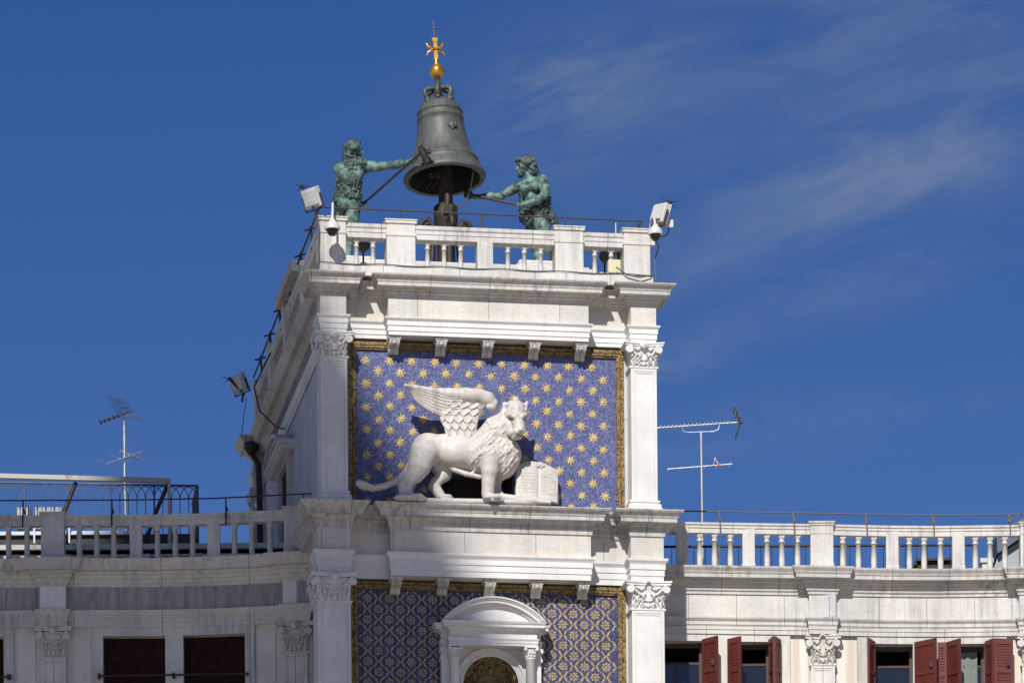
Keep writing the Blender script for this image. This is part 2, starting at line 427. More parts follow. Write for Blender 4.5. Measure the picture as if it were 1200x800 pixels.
M['lead'] = metal('dark_roof', (.025,.025,.027), (.05,.05,.05), 3, .7, 0)
M['grey_panel'] = metal('grey_panel', (.34,.37,.38), (.27,.29,.30), 2, .6, 0)
M['blue_grey'] = metal('blue_grey_panel', (.10,.12,.16), (.07,.08,.11), 2, .6, 0)
M['sheet'] = NT('pale_sheet').out((.55,.58,.60), .45)
M['red'] = metal('red_shutter_paint', (.125,.020,.016), (.075,.016,.013), 5, .6, 0, .4, .7, .15, (2,2,.5))
M['brown'] = metal('brown_shutter', (.028,.009,.006), (.016,.006,.004), 5, .6, 0)
M['brown'].node_tree.nodes['Principled BSDF'].inputs['Specular IOR Level'].default_value = .12
M['curtain'] = NT('pale_curtain').out((.16,.19,.17), .8)
M['wood'] = metal('window_wood', (.055,.022,.012), (.035,.014,.009), 4, .5, 0)
g = NT('window_glass'); g.b.inputs['Specular IOR Level'].default_value = .9; M['glass'] = g.out((.012,.014,.018), .06)
M['brick'] = NT('red_brick')
bk = M['brick'].n('ShaderNodeTexBrick'); bk.inputs['Scale'].default_value = 3; bk.inputs['Color1'].default_value = (.30,.13,.08,1); bk.inputs['Color2'].default_value = (.24,.10,.06,1); bk.inputs['Mortar'].default_value = (.35,.3,.26,1)
M['brick'].l(M['brick'].P, bk.inputs['Vector']); M['brick'] = M['brick'].out(bk.outputs['Color'], .8)
M['copper'] = NT('green_copper_roof').out((.13,.24,.19), .6)
def paving():
    t = NT('trachyte_paving'); bk = t.n('ShaderNodeTexBrick'); bk.inputs['Scale'].default_value = 1; bk.inputs['Brick Width'].default_value = .8; bk.inputs['Row Height'].default_value = .4
    bk.inputs['Color1'].default_value = (.43,.38,.31,1); bk.inputs['Color2'].default_value = (.38,.335,.27,1); bk.inputs['Mortar'].default_value = (.12,.12,.11,1); bk.inputs['Mortar Size'].default_value = .01
    t.l(t.P, bk.inputs['Vector']); c = t.mix(bk.outputs['Color'], (.28,.25,.21), t.ramp(t.noise(.3, 4), (.5,0),(.8,.6)))
    return t.out(c, .6)
M['paving'] = paving()

# ------------------------------------------------------------------ ground
tag(MB().add([(-1500,-1500,0),(1500,-1500,0),(1500,1500,0),(-1500,1500,0)], [(0,1,2,3)]).build('ground', M['paving']), kind='structure')

# ------------------------------------------------------------------ brick bell tower across the square, whose spire shades the left of the scene
def bell_tower():
    hz = Vector((SUND.x, SUND.y, 0)).normalized(); side = Vector((-hz.y, hz.x, 0))     # side: to the right as seen from the clock tower's front
    if side.x < 0: side = -side
    a = Vector(tloc(*((lambda q: (q[0], -.3, q[1]))(tr(384, 362, -.3))))); b = Vector(tloc(*((lambda q: (q[0], -.1, q[1]))(tr(640, 850, -.1)))))
    dist = 95.0
    def hit(p):
        t = (dist-(p.x*hz.x+p.y*hz.y))/math.cos(SEL); q = p+SUND*t
        return Vector((q.x*side.x+q.y*side.y, q.z))
    A, B = hit(a), hit(b)
    half = 8.2; cx = B.x-half; kw = half-(B.x-A.x); apex = A.y+kw/.22
    cen = hz*dist+side*cx
    t = thing('bell_tower', 'tall red brick bell tower with green pyramid spire across the square', 'bell tower', (cen.x, cen.y, 0), math.atan2(side.y, side.x))
    q = half-.5
    MB().prism([(q,0),(0,q),(-q,0),(0,-q)], 0, B.y-1.2).build('shaft', M['brick'], t)
    q = half
    MB().prism([(q,0),(0,q),(-q,0),(0,-q)], B.y-1.2, B.y).build('cornice', M['wing_stone'], t)
    p = kw; m = MB()
    m.add([(q,0,B.y),(0,q,B.y),(-q,0,B.y),(0,-q,B.y),(p,0,A.y),(0,p,A.y),(-p,0,A.y),(0,-p,A.y),(0,0,apex)], [(i,(i+1)%4,4+(i+1)%4,4+i) for i in range(4)]+[(4+i,4+(i+1)%4,8) for i in range(4)])
    m.build('spire', M['copper'], t)
bell_tower()

# ================================================================== clock tower
TW = thing('clock_tower', 'white marble clock tower with gold star mosaic and balustraded top', 'clock tower', (X0,0,0), PHI)
DEEP = 13.5
def outline(sp, wall, pf, cw, cf, rf):
    """plan of the entablature: corner piers to sp, side walls at wall, fronts at pf (piers), cf (middle), rf (recess)"""
    pi = sp-.55 if sp < 3.6 else sp-.70
    return [(-sp,DEEP),(-sp,DEEP-.6),(-wall,DEEP-.6),(-wall,.25),(-sp,.25),(-sp,pf),(-pi,pf),(-pi,rf),(-cw,rf),(-cw,cf),
            (cw,cf),(cw,rf),(pi,rf),(pi,pf),(sp,pf),(sp,.25),(wall,.25),(wall,DEEP-.6),(sp,DEEP-.6),(sp,DEEP)]
UP = outline(3.54, 3.3, -.45, 2.11, -.42, -.08)
LO = outline(3.65, 3.36, -.50, 2.11, -.46, -.10)
def course(name, path, prof, mat, z0, z1, bevel=0):
    m = MB().sweep(path, prof, 0, True)
    m.prism(inset(path, -.006), z0, z1)
    return m.build(name, mat, TW)
# body: a core and the side walls, from the ground up
m = MB()
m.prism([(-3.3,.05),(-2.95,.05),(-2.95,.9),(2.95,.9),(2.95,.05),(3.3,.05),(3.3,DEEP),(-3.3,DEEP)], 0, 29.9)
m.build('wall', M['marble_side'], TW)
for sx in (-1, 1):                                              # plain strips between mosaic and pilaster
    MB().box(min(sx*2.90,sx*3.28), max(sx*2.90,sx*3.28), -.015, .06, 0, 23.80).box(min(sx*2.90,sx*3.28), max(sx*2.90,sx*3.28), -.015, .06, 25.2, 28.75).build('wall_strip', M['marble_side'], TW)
# upper entablature
course('architrave', UP, [(-.02,28.70),(0,28.70),(0,28.78),(.016,28.783),(.016,28.89),(.034,28.893),(.034,28.98),(.05,29.0),(.075,29.03),(.08,29.06),(-.01,29.075)], M['marble_clean'], 28.703, 29.07)
course('frieze', UP, [(0,29.06),(0,29.54)], M['marble_frieze'], 29.066, 29.53)
course('cornice', UP, [(-.01,29.50),(.03,29.505),(.035,29.535),(.07,29.555),(.08,29.60),(.12,29.615),(.13,29.645),(.25,29.655),(.25,29.725),(.262,29.73),(.275,29.77),(.34,29.82),(.365,29.85),(.37,29.875),(-.01,29.96)], M['marble_cornice'], 29.52, 29.955)
# lower entablature
course('architrave', LO, [(-.02,23.70),(0,23.70),(0,23.82),(.016,23.823),(.016,23.95),(.034,23.953),(.034,24.06),(.05,24.09),(.08,24.13),(.085,24.18),(-.01,24.20)], M['marble_clean'], 23.703, 24.19)
course('frieze', LO, [(0,24.18),(0,24.68)], M['marble_frieze'], 24.19, 24.66)
course('cornice', LO, [(-.01,24.64),(.03,24.645),(.03,24.72),(.05,24.74),(.05,24.83),(.09,24.86),(.10,24.89),(.245,24.90),(.245,24.975),(.257,24.98),(.275,25.02),(.345,25.08),(.372,25.115),(.375,25.14),(-.01,25.165)], M['marble_cornice'], 24.65, 25.16)
# blocking course under the balustrade
m = MB(); m.prism([(-3.52,-.30),(3.52,-.30),(3.52,DEEP-.1),(-3.52,DEEP-.1)], 29.94, 30.165)
m.build('blocking_course', M['rail_stone'], TW, bevel=.012)

# ---- capitals and pilasters
def spiral(m, c, s, r, th=.026):
    pts = []; rr = []
    for i in range(19):
        a = i/18*math.pi*2.6; q = r*(1-i/18*.8)
        pts.append((c[0]+s*q*math.cos(a+math.pi*.5), c[1]-.012*i/18, c[2]+q*math.sin(a+math.pi*.5))); rr.append(th*(1-.35*i/18))
    m.tube(pts, rr, 6)
    m.ell((c[0], c[1]+.01, c[2]), r*.92, .03, r*.92, 12, 6)
def capital(w, h, v0, mask=True, side=0, dep=.5):
    """block flaring under a hollow abacus, two volutes, S-scrolls, leaves and a rosette; front at y = v0, foot at z = 0"""
    m = MB(); a = w/2
    m.box(-a-.035, a+.035, v0-.035, v0+dep, 0, .035)                              # astragal
    lev = [(a-.005,0,.03),(a-.005,0,.30*h),(a+.01,.012,.6*h),(a+.05,.05,.84*h)]
    for (x0,o0,z0),(x1,o1,z1) in zip(lev, lev[1:]):
        m.add([(-x0,v0-o0,z0),(x0,v0-o0,z0),(x0,v0+dep,z0),(-x0,v0+dep,z0),(-x1,v0-o1,z1),(x1,v0-o1,z1),(x1,v0+dep,z1),(-x1,v0+dep,z1)],
              [(0,1,5,4),(1,2,6,5),(3,0,4,7)])
    za = .86*h; n = 8; top = []
    for i in range(n+1):                                                          # abacus, hollow in the middle
        x = (-1+2*i/n)*(a+.13); top.append((x, v0-.13+.085*(1-(2*i/n-1)**2)))
    poly = top+[(a+.13, v0+dep),(-a-.13, v0+dep)]
    m.prism(poly, za, h*.94); m.prism(inset(poly, .018), h*.94, h)
    for s in (-1, 1):
        spiral(m, (s*(a+.045), v0-.105, .70*h), s, .088)
        m.tube([(s*.05,v0-.05,.58*h),(s*.12,v0-.055,.50*h),(s*.20,v0-.06,.56*h),(s*(a-.03),v0-.08,.74*h),(s*(a+.03),v0-.10,.84*h)], [.02,.024,.026,.028,.022], 6)
        m.tube([(s*.05,v0-.05,.78*h),(s*.14,v0-.055,.70*h),(s*(a-.06),v0-.07,.80*h)], [.014,.018,.02], 6)
        if side: pass
        for x, z, rx, rz in ((.34*a,.17*h,.045,.10*h),(.80*a,.19*h,.05,.13*h),(.58*a,.36*h,.05,.10*h),(.86*a,.42*h,.03,.06*h),(.25*a,.40*h,.035,.06*h)):
            m.ell((s*x, v0-.01, z), rx, .035, rz, 8, 6)
            m.tube([(s*x,v0-.035,z-rz),(s*x,v0-.055,z+.3*rz),(s*(x+.02),v0-.09,z+rz)], [.018,.016,.022], 6)
            for q in (-1, 1): m.tube([(s*x,v0-.03,z-.5*rz),(s*x+q*rx*.9,v0-.04,z+.1*rz),(s*x+q*rx*1.25,v0-.05,z+.25*rz)], [.012,.012,.015], 5)
    m.ell((0, v0-.035, .16*h), .05, .035, .09*h, 8, 6)
    m.tube([(-.13,v0-.02,.36*h),(0,v0-.04,.32*h),(.13,v0-.02,.36*h)], .017, 6)
    if mask:
        m.ell((0, v0-.10, .88*h), .075, .05, .085, 10, 8)
        m.ell((0, v0-.148, .87*h), .016, .02, .025, 6, 5)
        for s in (-1, 1): m.ell((s*.028, v0-.138, .90*h), .018, .016, .014, 6, 4); m.ell((s*.07, v0-.085, .90*h), .022, .04, .07, 6, 5)
    else:
        for k in range(7):
            q = math.pi*(k/6); m.ell((.07*math.cos(q), v0-.10, .86*h+.075*math.sin(q)), .022, .03, .03, 6, 5)
    for s in ((-1,) if side < 0 else (1,) if side > 0 else ()):                    # the same face on the return of a corner
        for y in (v0+.02, v0+dep-.1):
            pts = [(s*(a+.10), y+.085*math.cos(q)*(1-.8*i/12)*.6, .70*h+.085*math.sin(q)*(1-.8*i/12)) for i, q in enumerate([k*.6+1.5 for k in range(13)])]
            m.tube(pts, .026, 6); m.ell((s*(a+.08), y, .70*h), .03, .06, .085, 8, 6)
        m.tube([(s*(a+.05),v0+.1,.62*h),(s*(a+.06),v0+dep/2-.05,.5*h),(s*(a+.05),v0+dep-.18,.66*h)], .028, 6)
        for y in (v0+.12, v0+dep*.45, v0+dep-.15): m.ell((s*(a+.02), y, .22*h), .03, .06, .14*h, 8, 6)
    return m
def pilaster(parent, cx, w, v0, z0, z1, zc, dep, mats, mask, side=0, base=True, m_cap=None):
    m = MB(); a = w/2
    m.box(cx-a, cx+a, v0, v0+dep, z0, z1)
    b = .10; t = .018                                           # raised border round a sunk panel
    def ring(b0, b1, t):
        for x0,x1,za,zb in ((cx-a+b0,cx-a+b1,z0+.25,z1-b0),(cx+a-b1,cx+a-b0,z0+.25,z1-b0),(cx-a+b1,cx+a-b1,z1-b1,z1-b0)): m.box(x0,x1,v0-t,v0+.002,za,zb)
    ring(.0, .065, .022); ring(.066, .105, .012)
    o = m.build('pilaster', mats, parent, bevel=.006)
    c = (m_cap or capital(w, zc-z1, 0, mask, side, dep)).build('capital', M['marble_clean'] if parent is TW else mats, o, (cx, v0, z1))
    if base:
        m = MB()
        for (q, h0, h1) in ((.09,0,.10),(.07,.10,.17),(.035,.17,.20),(.05,.20,.25)):
            m.box(cx-a-q, cx+a+q, v0-q, v0+dep, z0+h0, z0+h1)
        m.build('base', M['marble_clean'] if parent is TW else mats, o, bevel=.015)
    return o
for s in (-1, 1):
    pilaster(TW, s*3.265, .55, -.45, 25.16, 28.17, 28.70, .70, M['marble_clean'], True, s)
    pilaster(TW, s*3.305, .69, -.50, 15.0, 23.10, 23.70, .75, M['marble_clean'], s < 0, s)
# far corner pilaster on the left side (seen edge on)
m = MB()
m.box(-3.54,-3.25,DEEP-.6,DEEP,15,28.17).box(-3.60,-3.25,DEEP-.66,DEEP+.03,28.17,28.25).box(-3.64,-3.25,DEEP-.7,DEEP+.06,28.5,28.70).box(-3.62,-3.25,DEEP-.68,DEEP+.04,25.16,25.4)
for y in (DEEP-.55, DEEP-.1): m.ell((-3.60, y, 28.5), .06, .10, .12, 10, 8); m.ell((-3.56, y, 28.33), .04, .08, .1, 8, 6)
m.build('pilaster', M['marble_side'], TW)
m = MB().tube([(-3.62,DEEP-.9,29.45),(-3.46,DEEP-.9,29.2),(-3.44,DEEP-.9,28.6),(-3.44,DEEP-.9,15)], .07, 8).lathe([(.07,0),(.17,.15),(.17,.3)], (-3.62,DEEP-.9,29.4))
m.build('drainpipe', M['dark_pipe'], TW)

# ---- consoles under the two middle projections
def console():
    m = MB()
    pr = [(0,0),(-.02,-.0),(-.30,0),(-.33,-.04),(-.34,-.10),(-.31,-.16),(-.25,-.19),(-.17,-.18),(-.12,-.20),(-.11,-.27),(-.06,-.31),(0,-.31)]
    n = len(pr)
    m.add([(-.105,y,z) for y,z in pr]+[(.105,y,z) for y,z in pr], [list(range(n)), list(range(n,2*n))[::-1]]+[(i,n+i,n+(i+1)%n,(i+1)%n) for i in range(n)])
    m.box(-.135,.135,-.37,0,-.055,-.004).box(-.12,.12,-.355,0,-.085,-.055)
    for x in (-.085,0,.085): m.tube([(x,-.335,-.07),(x,-.348,-.11),(x,-.32,-.165),(x,-.25,-.20)], .018, 6)
    m.ell((0,-.335,-.13), .045,.04,.05, 8, 6)
    for s in (-1,1):
        pts = [(s*.108, -.25+.055*math.cos(q)*(1-i*.06), -.10+.055*math.sin(q)*(1-i*.06)) for i, q in enumerate([k*.7 for k in range(12)])]
        m.tube(pts, .014, 5)
    return m
con = console().build('console', M['marble_frieze'], TW, (-1.97,0,28.70))
for i in range(5):
    if i: dup(con, TW, ((i-2)*.985, 0, 28.70))
    dup(con, TW, ((i-2)*.99, -.02, 23.70))

# ---- mosaics
def star(m, u, z, r, rot, v=-.004, n=8, mat=0):
    vs = [(u,v-.006,z)]
    for k in range(2*n):
        q = rot+math.pi*k/n; rr = r*(random.uniform(.86,1.12) if k%2 == 0 else random.uniform(.36,.46))
        vs.append((u+rr*math.sin(q), v, z+rr*math.cos(q)))
    m.add(vs, [(0,1+(k+1)%(2*n),1+k) for k in range(2*n)], mat)
def hit_open(u, z, o, r): return o[0]-r < u < o[1]+r and o[2]-r < z < o[3]+r
VO = (-1.06, .53, 25.1, 25.92)                                 # the netted opening behind the lion
m = MB()
W2 = 2.75
m.box(-W2,VO[0],0,.5,25.1,28.48).box(VO[1],W2,0,.5,25.1,28.48).box(VO[0],VO[1],0,.5,VO[3],28.48)
row = 0; z = 28.48-.20
while z > 25.15:
    n = 12
    for i in range(n):
        u = -2.75+.22+i*.478+(.239 if row % 2 else 0)+random.uniform(-.02,.02)
        if abs(u) < 2.66 and not hit_open(u, z, VO, .12): star(m, u, z+random.uniform(-.02,.02), random.uniform(.114,.135), random.uniform(-.2,.2), mat=1)
    z -= .245; row += 1
up_mosaic = m.build('mosaic_panel', [M['blue'], M['gold']], TW)
tag(up_mosaic, 'blue mosaic panel set with gold eight pointed stars')
m = MB().box(VO[0]-.02,VO[1]+.02,.30,.34,25.1,VO[3]+.02)
vent = m.build('vent_opening', M['black'], TW)  # black sheet: the dark inside the opening is put into its colour
m = MB()
for i in range(1,26):
    u = VO[0]+(VO[1]-VO[0])*i/26; m.box(u-.0045,u+.0045,.02,.029,25.15,VO[3])
for i in range(1,13):
    z = 25.15+.064*i; m.box(VO[0],VO[1],.03,.038,z-.0045,z+.0045)
m.build('wire_grid', M['iron'], vent)
def gilt_frame(z0, z1, w, bottom):
    m = MB()
    for b0, b1, t in ((0,.035,.05),(.035,.075,.075),(.075,.095,.03),(.095,.16,.06)):
        a, b = w+b0, w+b1
        za, zb = z1+b0, z1+b1
        zl = z0
        m.box(-b,-a,-t,.45,zl,zb).box(a,b,-t,.45,zl,zb).box(-a,a,-t,.45,za,zb)
    return m
gilt_frame(25.17, 28.48, 2.75, False).build('mosaic_frame', M['gilt_frame'], up_mosaic)
# lower mosaic: flowers in a net of lobed ribbons
NI = (-.86, .86, 15, 23.0)
m = MB()
m.box(-W2,NI[0],0,.5,15,23.50).box(NI[1],W2,0,.5,15,23.50).box(NI[0],NI[1],0,.5,NI[3],23.50)
PX, PZ = .4585, .437                                           # cell pitch
def ribbon(m, pts, wds, v, mat):
    L = []; n = len(pts)
    for i, p in enumerate(pts):
        a, b = pts[max(i-1,0)], pts[min(i+1,n-1)]; d = Vector((b[0]-a[0], b[1]-a[1])).normalized()
        q = wds[i]*random.uniform(.85,1.15); L += [(p[0]-d.y*q, v, p[1]+d.x*q), (p[0]+d.y*q, v, p[1]-d.x*q)]
    m.add(L, [(2*i,2*i+1,2*i+3,2*i+2) for i in range(n-1)], mat)
rz = 23.50-.19; r_i = 0
while rz > 21.0:
    for i in range(-1, 13):
        u = -2.75+.20+i*PX+(PX/2 if r_i % 2 else 0)
        z = rz
        inn = lambda u, z, r: abs(u) < W2-r and z < 23.50-r and not (NI[0]-r < u < NI[1]+r and z < 22.9)
        if inn(u, z, .07):
            for k in range(8):                                   # flower: eight petals round a boss
                q = math.pi*k/4+random.uniform(-.08,.08); r0, r1 = .022, random.uniform(.098,.115)
                c, s_ = math.cos(q), math.sin(q); wd = .024
                if not inn(u+r1*c, z+r1*s_, 0): continue
                P = [(r0,0),(r1*.72,wd),(r1,0),(r1*.72,-wd)]
                m.add([(u+x*c-y*s_, -.004, z+x*s_+y*c) for x,y in P], [(0,3,2,1)], 1)
            P = [(u+.024*math.cos(k*math.pi/4), -.0055, z+.024*math.sin(k*math.pi/4)) for k in range(8)]
            m.add(P, [list(range(8))], 1)
        for sx in (-1, 1):                                       # ribbon of this cell's two upper sides, in three lobes
            A = Vector((u+sx*PX/2, z)); B = Vector((u, z+PZ/2)); d = B-A; nrm = Vector((-d.y, d.x)).normalized()*sx
            pts = []
            for k in range(13):
                t = k/12; off = .011*math.sin(t*math.pi*4)
                p = A+d*t+nrm*off; pts.append((p.x, p.y, .0065+.0155*abs(math.sin(t*math.pi*2))**1.6+(.009 if k in (0,12) else 0)))
            run = []
            for p in pts+[None]:
                if p is not None and inn(p[0], p[1], .018): run.append(p)
                else:
                    if len(run) > 1: ribbon(m, [p_[:2] for p_ in run], [p_[2] for p_ in run], -.004, 1)
                    run = []
    rz -= PZ/2; r_i += 1
lo_mosaic = m.build('mosaic_panel', [M['navy'], M['gold_lattice']], TW)
tag(lo_mosaic, 'blue mosaic panel with gold flowers in a lobed gold net')
gilt_frame(15, 23.50, 2.75, False).build('mosaic_frame', M['gilt_frame'], lo_mosaic)

# ---- niche with a segmental pediment, cut by the lower edge of the picture
ni = bpy.data.objects.new('niche', None); COL.objects.link(ni); ni.parent = TW; ni.location = (.02, 0, 0)
m = MB()
# back wall with an arched mouth, archivolt and half dome
cz, ra, bw = 21.55, .585, .86
def arc(r, n=24): return [(r*math.cos(math.pi*k/n), cz+r*math.sin(math.pi*k/n)) for k in range(n+1)]
ar = arc(ra); tops = [(max(-bw,min(bw,x*1.6)), 22.6) for x,z in ar]
vs = []; fs = []
for (x,z),(x2,z2) in zip(ar, tops): vs += [(x,-.1,z),(x2,-.1,z2)]
for i in range(24): fs.append((2*i,2*i+2,2*i+3,2*i+1))
m.add(vs, [f[::-1] for f in fs])
m.box(ra,bw,-.1,.5,15,cz).box(-bw,-ra,-.1,.5,15,cz)
m.add([(ra,-.1,cz),(bw,-.1,cz),(bw,-.1,22.6),(ra*1.6 if ra*1.6<bw else bw,-.1,22.6)], [(0,3,2,1)]); m.add([(-ra,-.1,cz),(-bw,-.1,cz),(-bw,-.1,22.6)], [(0,1,2)])
m.box(-bw,bw,-.096,.5,22.6,23.0)
for r0, r1, t in ((ra,ra+.05,.15),(ra+.05,ra+.12,.13),(ra+.12,ra+.17,.17)):
    a, b = arc(r0), arc(r1)
    vs = [(x,-t,z) for x,z in a]+[(x,-t,z) for x,z in b]+[(x,-.05,z) for x,z in a]+[(x,-.05,z) for x,z in b]; n = 25
    m.add(vs, [(i,i+1,n+i+1,n+i) for i in range(24)]+[(n+i,n+i+1,3*n+i+1,3*n+i) for i in range(24)]+[(i,2*n+i,2*n+i+1,i+1) for i in range(24)])
m.build('back_wall', M['marble_clean'], ni)
m = MB(); vs = []; fs = []; n1, n2 = 24, 10
for j in range(n2+1):
    q = math.pi/2*j/n2
    for i in range(n1+1):
        p = math.pi*i/n1; vs.append((ra*math.cos(p)*math.cos(q), -.1+ra*.95*math.sin(q), cz+ra*math.sin(p)*math.cos(q)))
for j in range(n2):
    for i in range(n1): k = j*(n1+1)+i; fs.append((k,k+1,k+n1+2,k+n1+1))
m.add(vs, fs, 0, True); m.add([(ra*math.cos(math.pi*i/12), -.1+ra*.95*math.sin(math.pi*i/12), z) for z in (15,cz) for i in range(13)], [(i,i+1,14+i,13+i) for i in range(12)], 0, True)
for k in range(70):                                            # scrolling gold work on the half dome
    p = random.uniform(.25,2.9); q = random.uniform(.08,.9); pts = []
    for s in range(9):
        a = s*.75+k; rr = .085*(1-s*.08)
        pp, qq = p+rr*math.cos(a)*1.3, q+rr*math.sin(a)*1.3
        pts.append((ra*.985*math.cos(pp)*math.cos(qq), -.1+ra*.935*math.sin(qq), cz+ra*.985*math.sin(pp)*math.cos(qq)))
    m.tube(pts, .011, 4, 1)
m.build('half_dome', [M['dome_gold'], M['gold_lattice']], ni)
# columns, pilasters behind, entablature, pediment
def col():
    m = MB(); m.lathe([(.108,-4),(.100,0),(.112,.01),(.112,.03),(.098,.04),(.10,.09),(.125,.17),(.14,.21)], (0,0,0), 16)
    for k in range(12):
        q = k*math.pi/6
        for z, rr in ((.08,.105),(.14,.12)): 
            m.ell((rr*math.cos(q+(z>.1)*.26), rr*math.sin(q+(z>.1)*.26), z), .022,.022,.035, 6, 5)
    for sx in (-1,1):
        for sy in (-1,1): m.ell((sx*.12, sy*.12, .20), .045,.045,.04, 8, 6)
    m.box(-.15,.15,-.15,.15,.235,.265)
    return m
zcol = tr(529, 771, -.4)[1]; ztop = zcol+.265
cl = col().build('column', M['marble_clean'], ni, (-.80,-.40,zcol)); dup(cl, ni, (.80,-.40,zcol))
for s in (-1,1):
    MB().box(s*.93-.12,s*.93+.12,-.24,-.02,15,zcol).box(s*.93-.15,s*.93+.15,-.27,-.02,zcol,zcol+.05).box(s*.93-.16,s*.93+.16,-.28,-.02,zcol+.18,ztop).box(s*.93-.13,s*.93+.13,-.25,-.02,zcol+.05,zcol+.18).build('back_pilaster', M['marble_clean'], ni)
en = [(-1.06,.0),(-1.06,-.24),(-.93,-.24),(-.93,-.54),(.93,-.54),(.93,-.24),(1.06,-.24),(1.06,.0)]
m = MB()
m.sweep(en, [(-.2,ztop),(0,ztop),(0,ztop+.05),(.012,ztop+.052),(.012,ztop+.10),(.03,ztop+.13),(.03,ztop+.15),(-.01,ztop+.155),(-.01,ztop+.30),(.03,ztop+.32),(.05,ztop+.35),(.13,ztop+.36),(.13,ztop+.42),(.15,ztop+.43),(.17,ztop+.475),(-.02,ztop+.49)])
m.prism(inset(en, -.012), ztop+.003, ztop+.485)
m.build('entablature', M['marble_clean'], ni)
zb = ztop+.487; hw, rise = 1.09, .50
Rr = (hw*hw+rise*rise)/(2*rise); zc0 = zb+rise-Rr; a0 = math.asin(hw/Rr)
def seg(r, n=28): return [(r*math.sin(-a0+2*a0*k/n), max(zc0+r*math.cos(-a0+2*a0*k/n), zb+.002)) for k in range(n+1)]
m = MB(); n = 29
for r0, r1, t in ((Rr-.17,Rr-.12,.56),(Rr-.12,Rr-.06,.64),(Rr-.06,Rr-.03,.67),(Rr-.03,Rr,.70)):
    a, b = seg(r0), seg(r1)
    vs = [(x,-t,z) for x,z in a]+[(x,-t,z) for x,z in b]+[(x,.0,z) for x,z in a]+[(x,.0,z) for x,z in b]
    m.add(vs, [(i,i+1,n+i+1,n+i)[::-1] for i in range(28)]+[(n+i,n+i+1,3*n+i+1,3*n+i)[::-1] for i in range(28)]+[(i,2*n+i,2*n+i+1,i+1)[::-1] for i in range(28)])
a = seg(Rr-.165); m.plate(a[::-1] if False else a, -.50, 0.0)
m.build('pediment', M['marble_clean'], ni)

# ---- window on the left side wall
sw = bpy.data.objects.new('side_window', None); COL.objects.link(sw); sw.parent = TW
m = MB(); m.box(-3.315,-3.29,7.1,8.9,25.6,27.95); m.build('pane', M['black'], sw)
m = MB(); m.box(-3.42,-3.29,6.9,7.1,25.6,27.95).box(-3.42,-3.29,8.9,9.1,25.6,27.95).box(-3.42,-3.29,6.9,9.1,27.95,28.12); m.build('frame', M['marble_side'], sw)
m = MB()
pth = [(-3.29,9.45),(-3.55,9.45),(-3.55,6.55),(-3.29,6.55)]
m.sweep(pth, [(-.2,28.0),(0,28.03),(.05,28.07),(.05,28.13),(.10,28.16),(.12,28.24),(-.05,28.25)])
ccy, hw2, ri2 = 8.0, 1.50, .38; R2 = (hw2*hw2+ri2*ri2)/(2*ri2); z2 = 28.25+ri2-R2; a2 = math.asin(hw2/R2)
for r0, r1, t in ((R2-.2,R2-.08,3.62),(R2-.08,R2,3.70)):
    A_ = [(ccy+r0*math.sin(-a2+2*a2*k/16), max(z2+r0*math.cos(-a2+2*a2*k/16), 28.252)) for k in range(17)]; B_ = [(ccy+r1*math.sin(-a2+2*a2*k/16), max(z2+r1*math.cos(-a2+2*a2*k/16),28.253)) for k in range(17)]
    vs = [(-t,y,z) for y,z in A_]+[(-t,y,z) for y,z in B_]+[(-3.2,y,z) for y,z in A_]+[(-3.2,y,z) for y,z in B_]
    m.add(vs, [(i,i+1,17+i+1,17+i) for i in range(16)]+[(17+i,17+i+1,51+i+1,51+i) for i in range(16)]+[(i,34+i,34+i+1,i+1) for i in range(16)])
m.build('pediment', M['marble_side'], sw)

# ---- balustrade of the roof terrace
ba = bpy.data.objects.new('balustrade', None); COL.objects.link(ba); ba.parent = TW
ZB, ZR0, ZR1, ZP = 30.16, 30.82, 31.10, 31.21
def baluster_mb(h, r=.05):
    m = MB(); b = .062
    m.box(-b,b,-b,b,0,.03)
    m.lathe([(r,.03),(r*1.03,.3*h),(r*.86,h-.17),(r*1.12,h-.165),(r*1.12,h-.145),(r*.86,h-.14),(r*.9,h-.10),(r*1.25,h-.05)], (0,0,0), 12)
    m.box(-b,b,-b,b,h-.05,h)
    for k in range(4):
        q = math.pi/4+k*math.pi/2; m.ell((.062*math.cos(q),.062*math.sin(q),h-.065), .02,.02,.022, 6, 4)
    return m
bal0 = baluster_mb(ZR0-ZB).build('baluster', M['rail_stone'], ba, (-2.70,.13,ZB))
first = True
fr = [-2.70,-2.35,-1.20,-.85,-.50,.50,.85,1.20,2.35,2.70]
for u in fr[1:]: dup(bal0, ba, (u,.13,ZB))
def pier(u0, u1, v0, v1, cap=True, zt=ZP):
    m = MB(); m.box(u0,u1,v0,v1,ZB,ZR0 if not cap else zt)
    if cap:
        for q, za, zb_ in ((.018,ZR0+.04,ZR0+.10),(.03,zt-.09,zt-.03),(.045,zt-.03,zt)): m.box(u0-q,u1+q,v0-q,v1+q,za,zb_)
        m.box(u0-.015,u1+.015,v0-.015,v1+.015,ZB,ZB+.04)
    return m.build('pier', M['rail_stone'], ba, bevel=.01)
for s in (-1,1):
    pier(s*3.22-.28, s*3.22+.28, -.08, .46); pier(s*1.78-.30, s*1.78+.30, -.06, .34)
pier(-.165,.165,-.02,.28,False)
RAILP = [(0,ZR0),(.03,ZR0),(.03,ZR0+.10),(.045,ZR0+.11),(.045,ZR0+.18),(.07,ZR0+.21),(.075,ZR1),(-.02,ZR1+.012),(-.30,ZR1),(-.29,ZR0),(0,ZR0)]
m = MB()
for a, b in ((-2.94,-2.08),(-1.48,1.48),(2.08,2.94)): m.sweep([(a,.03),(b,.03)], RAILP)
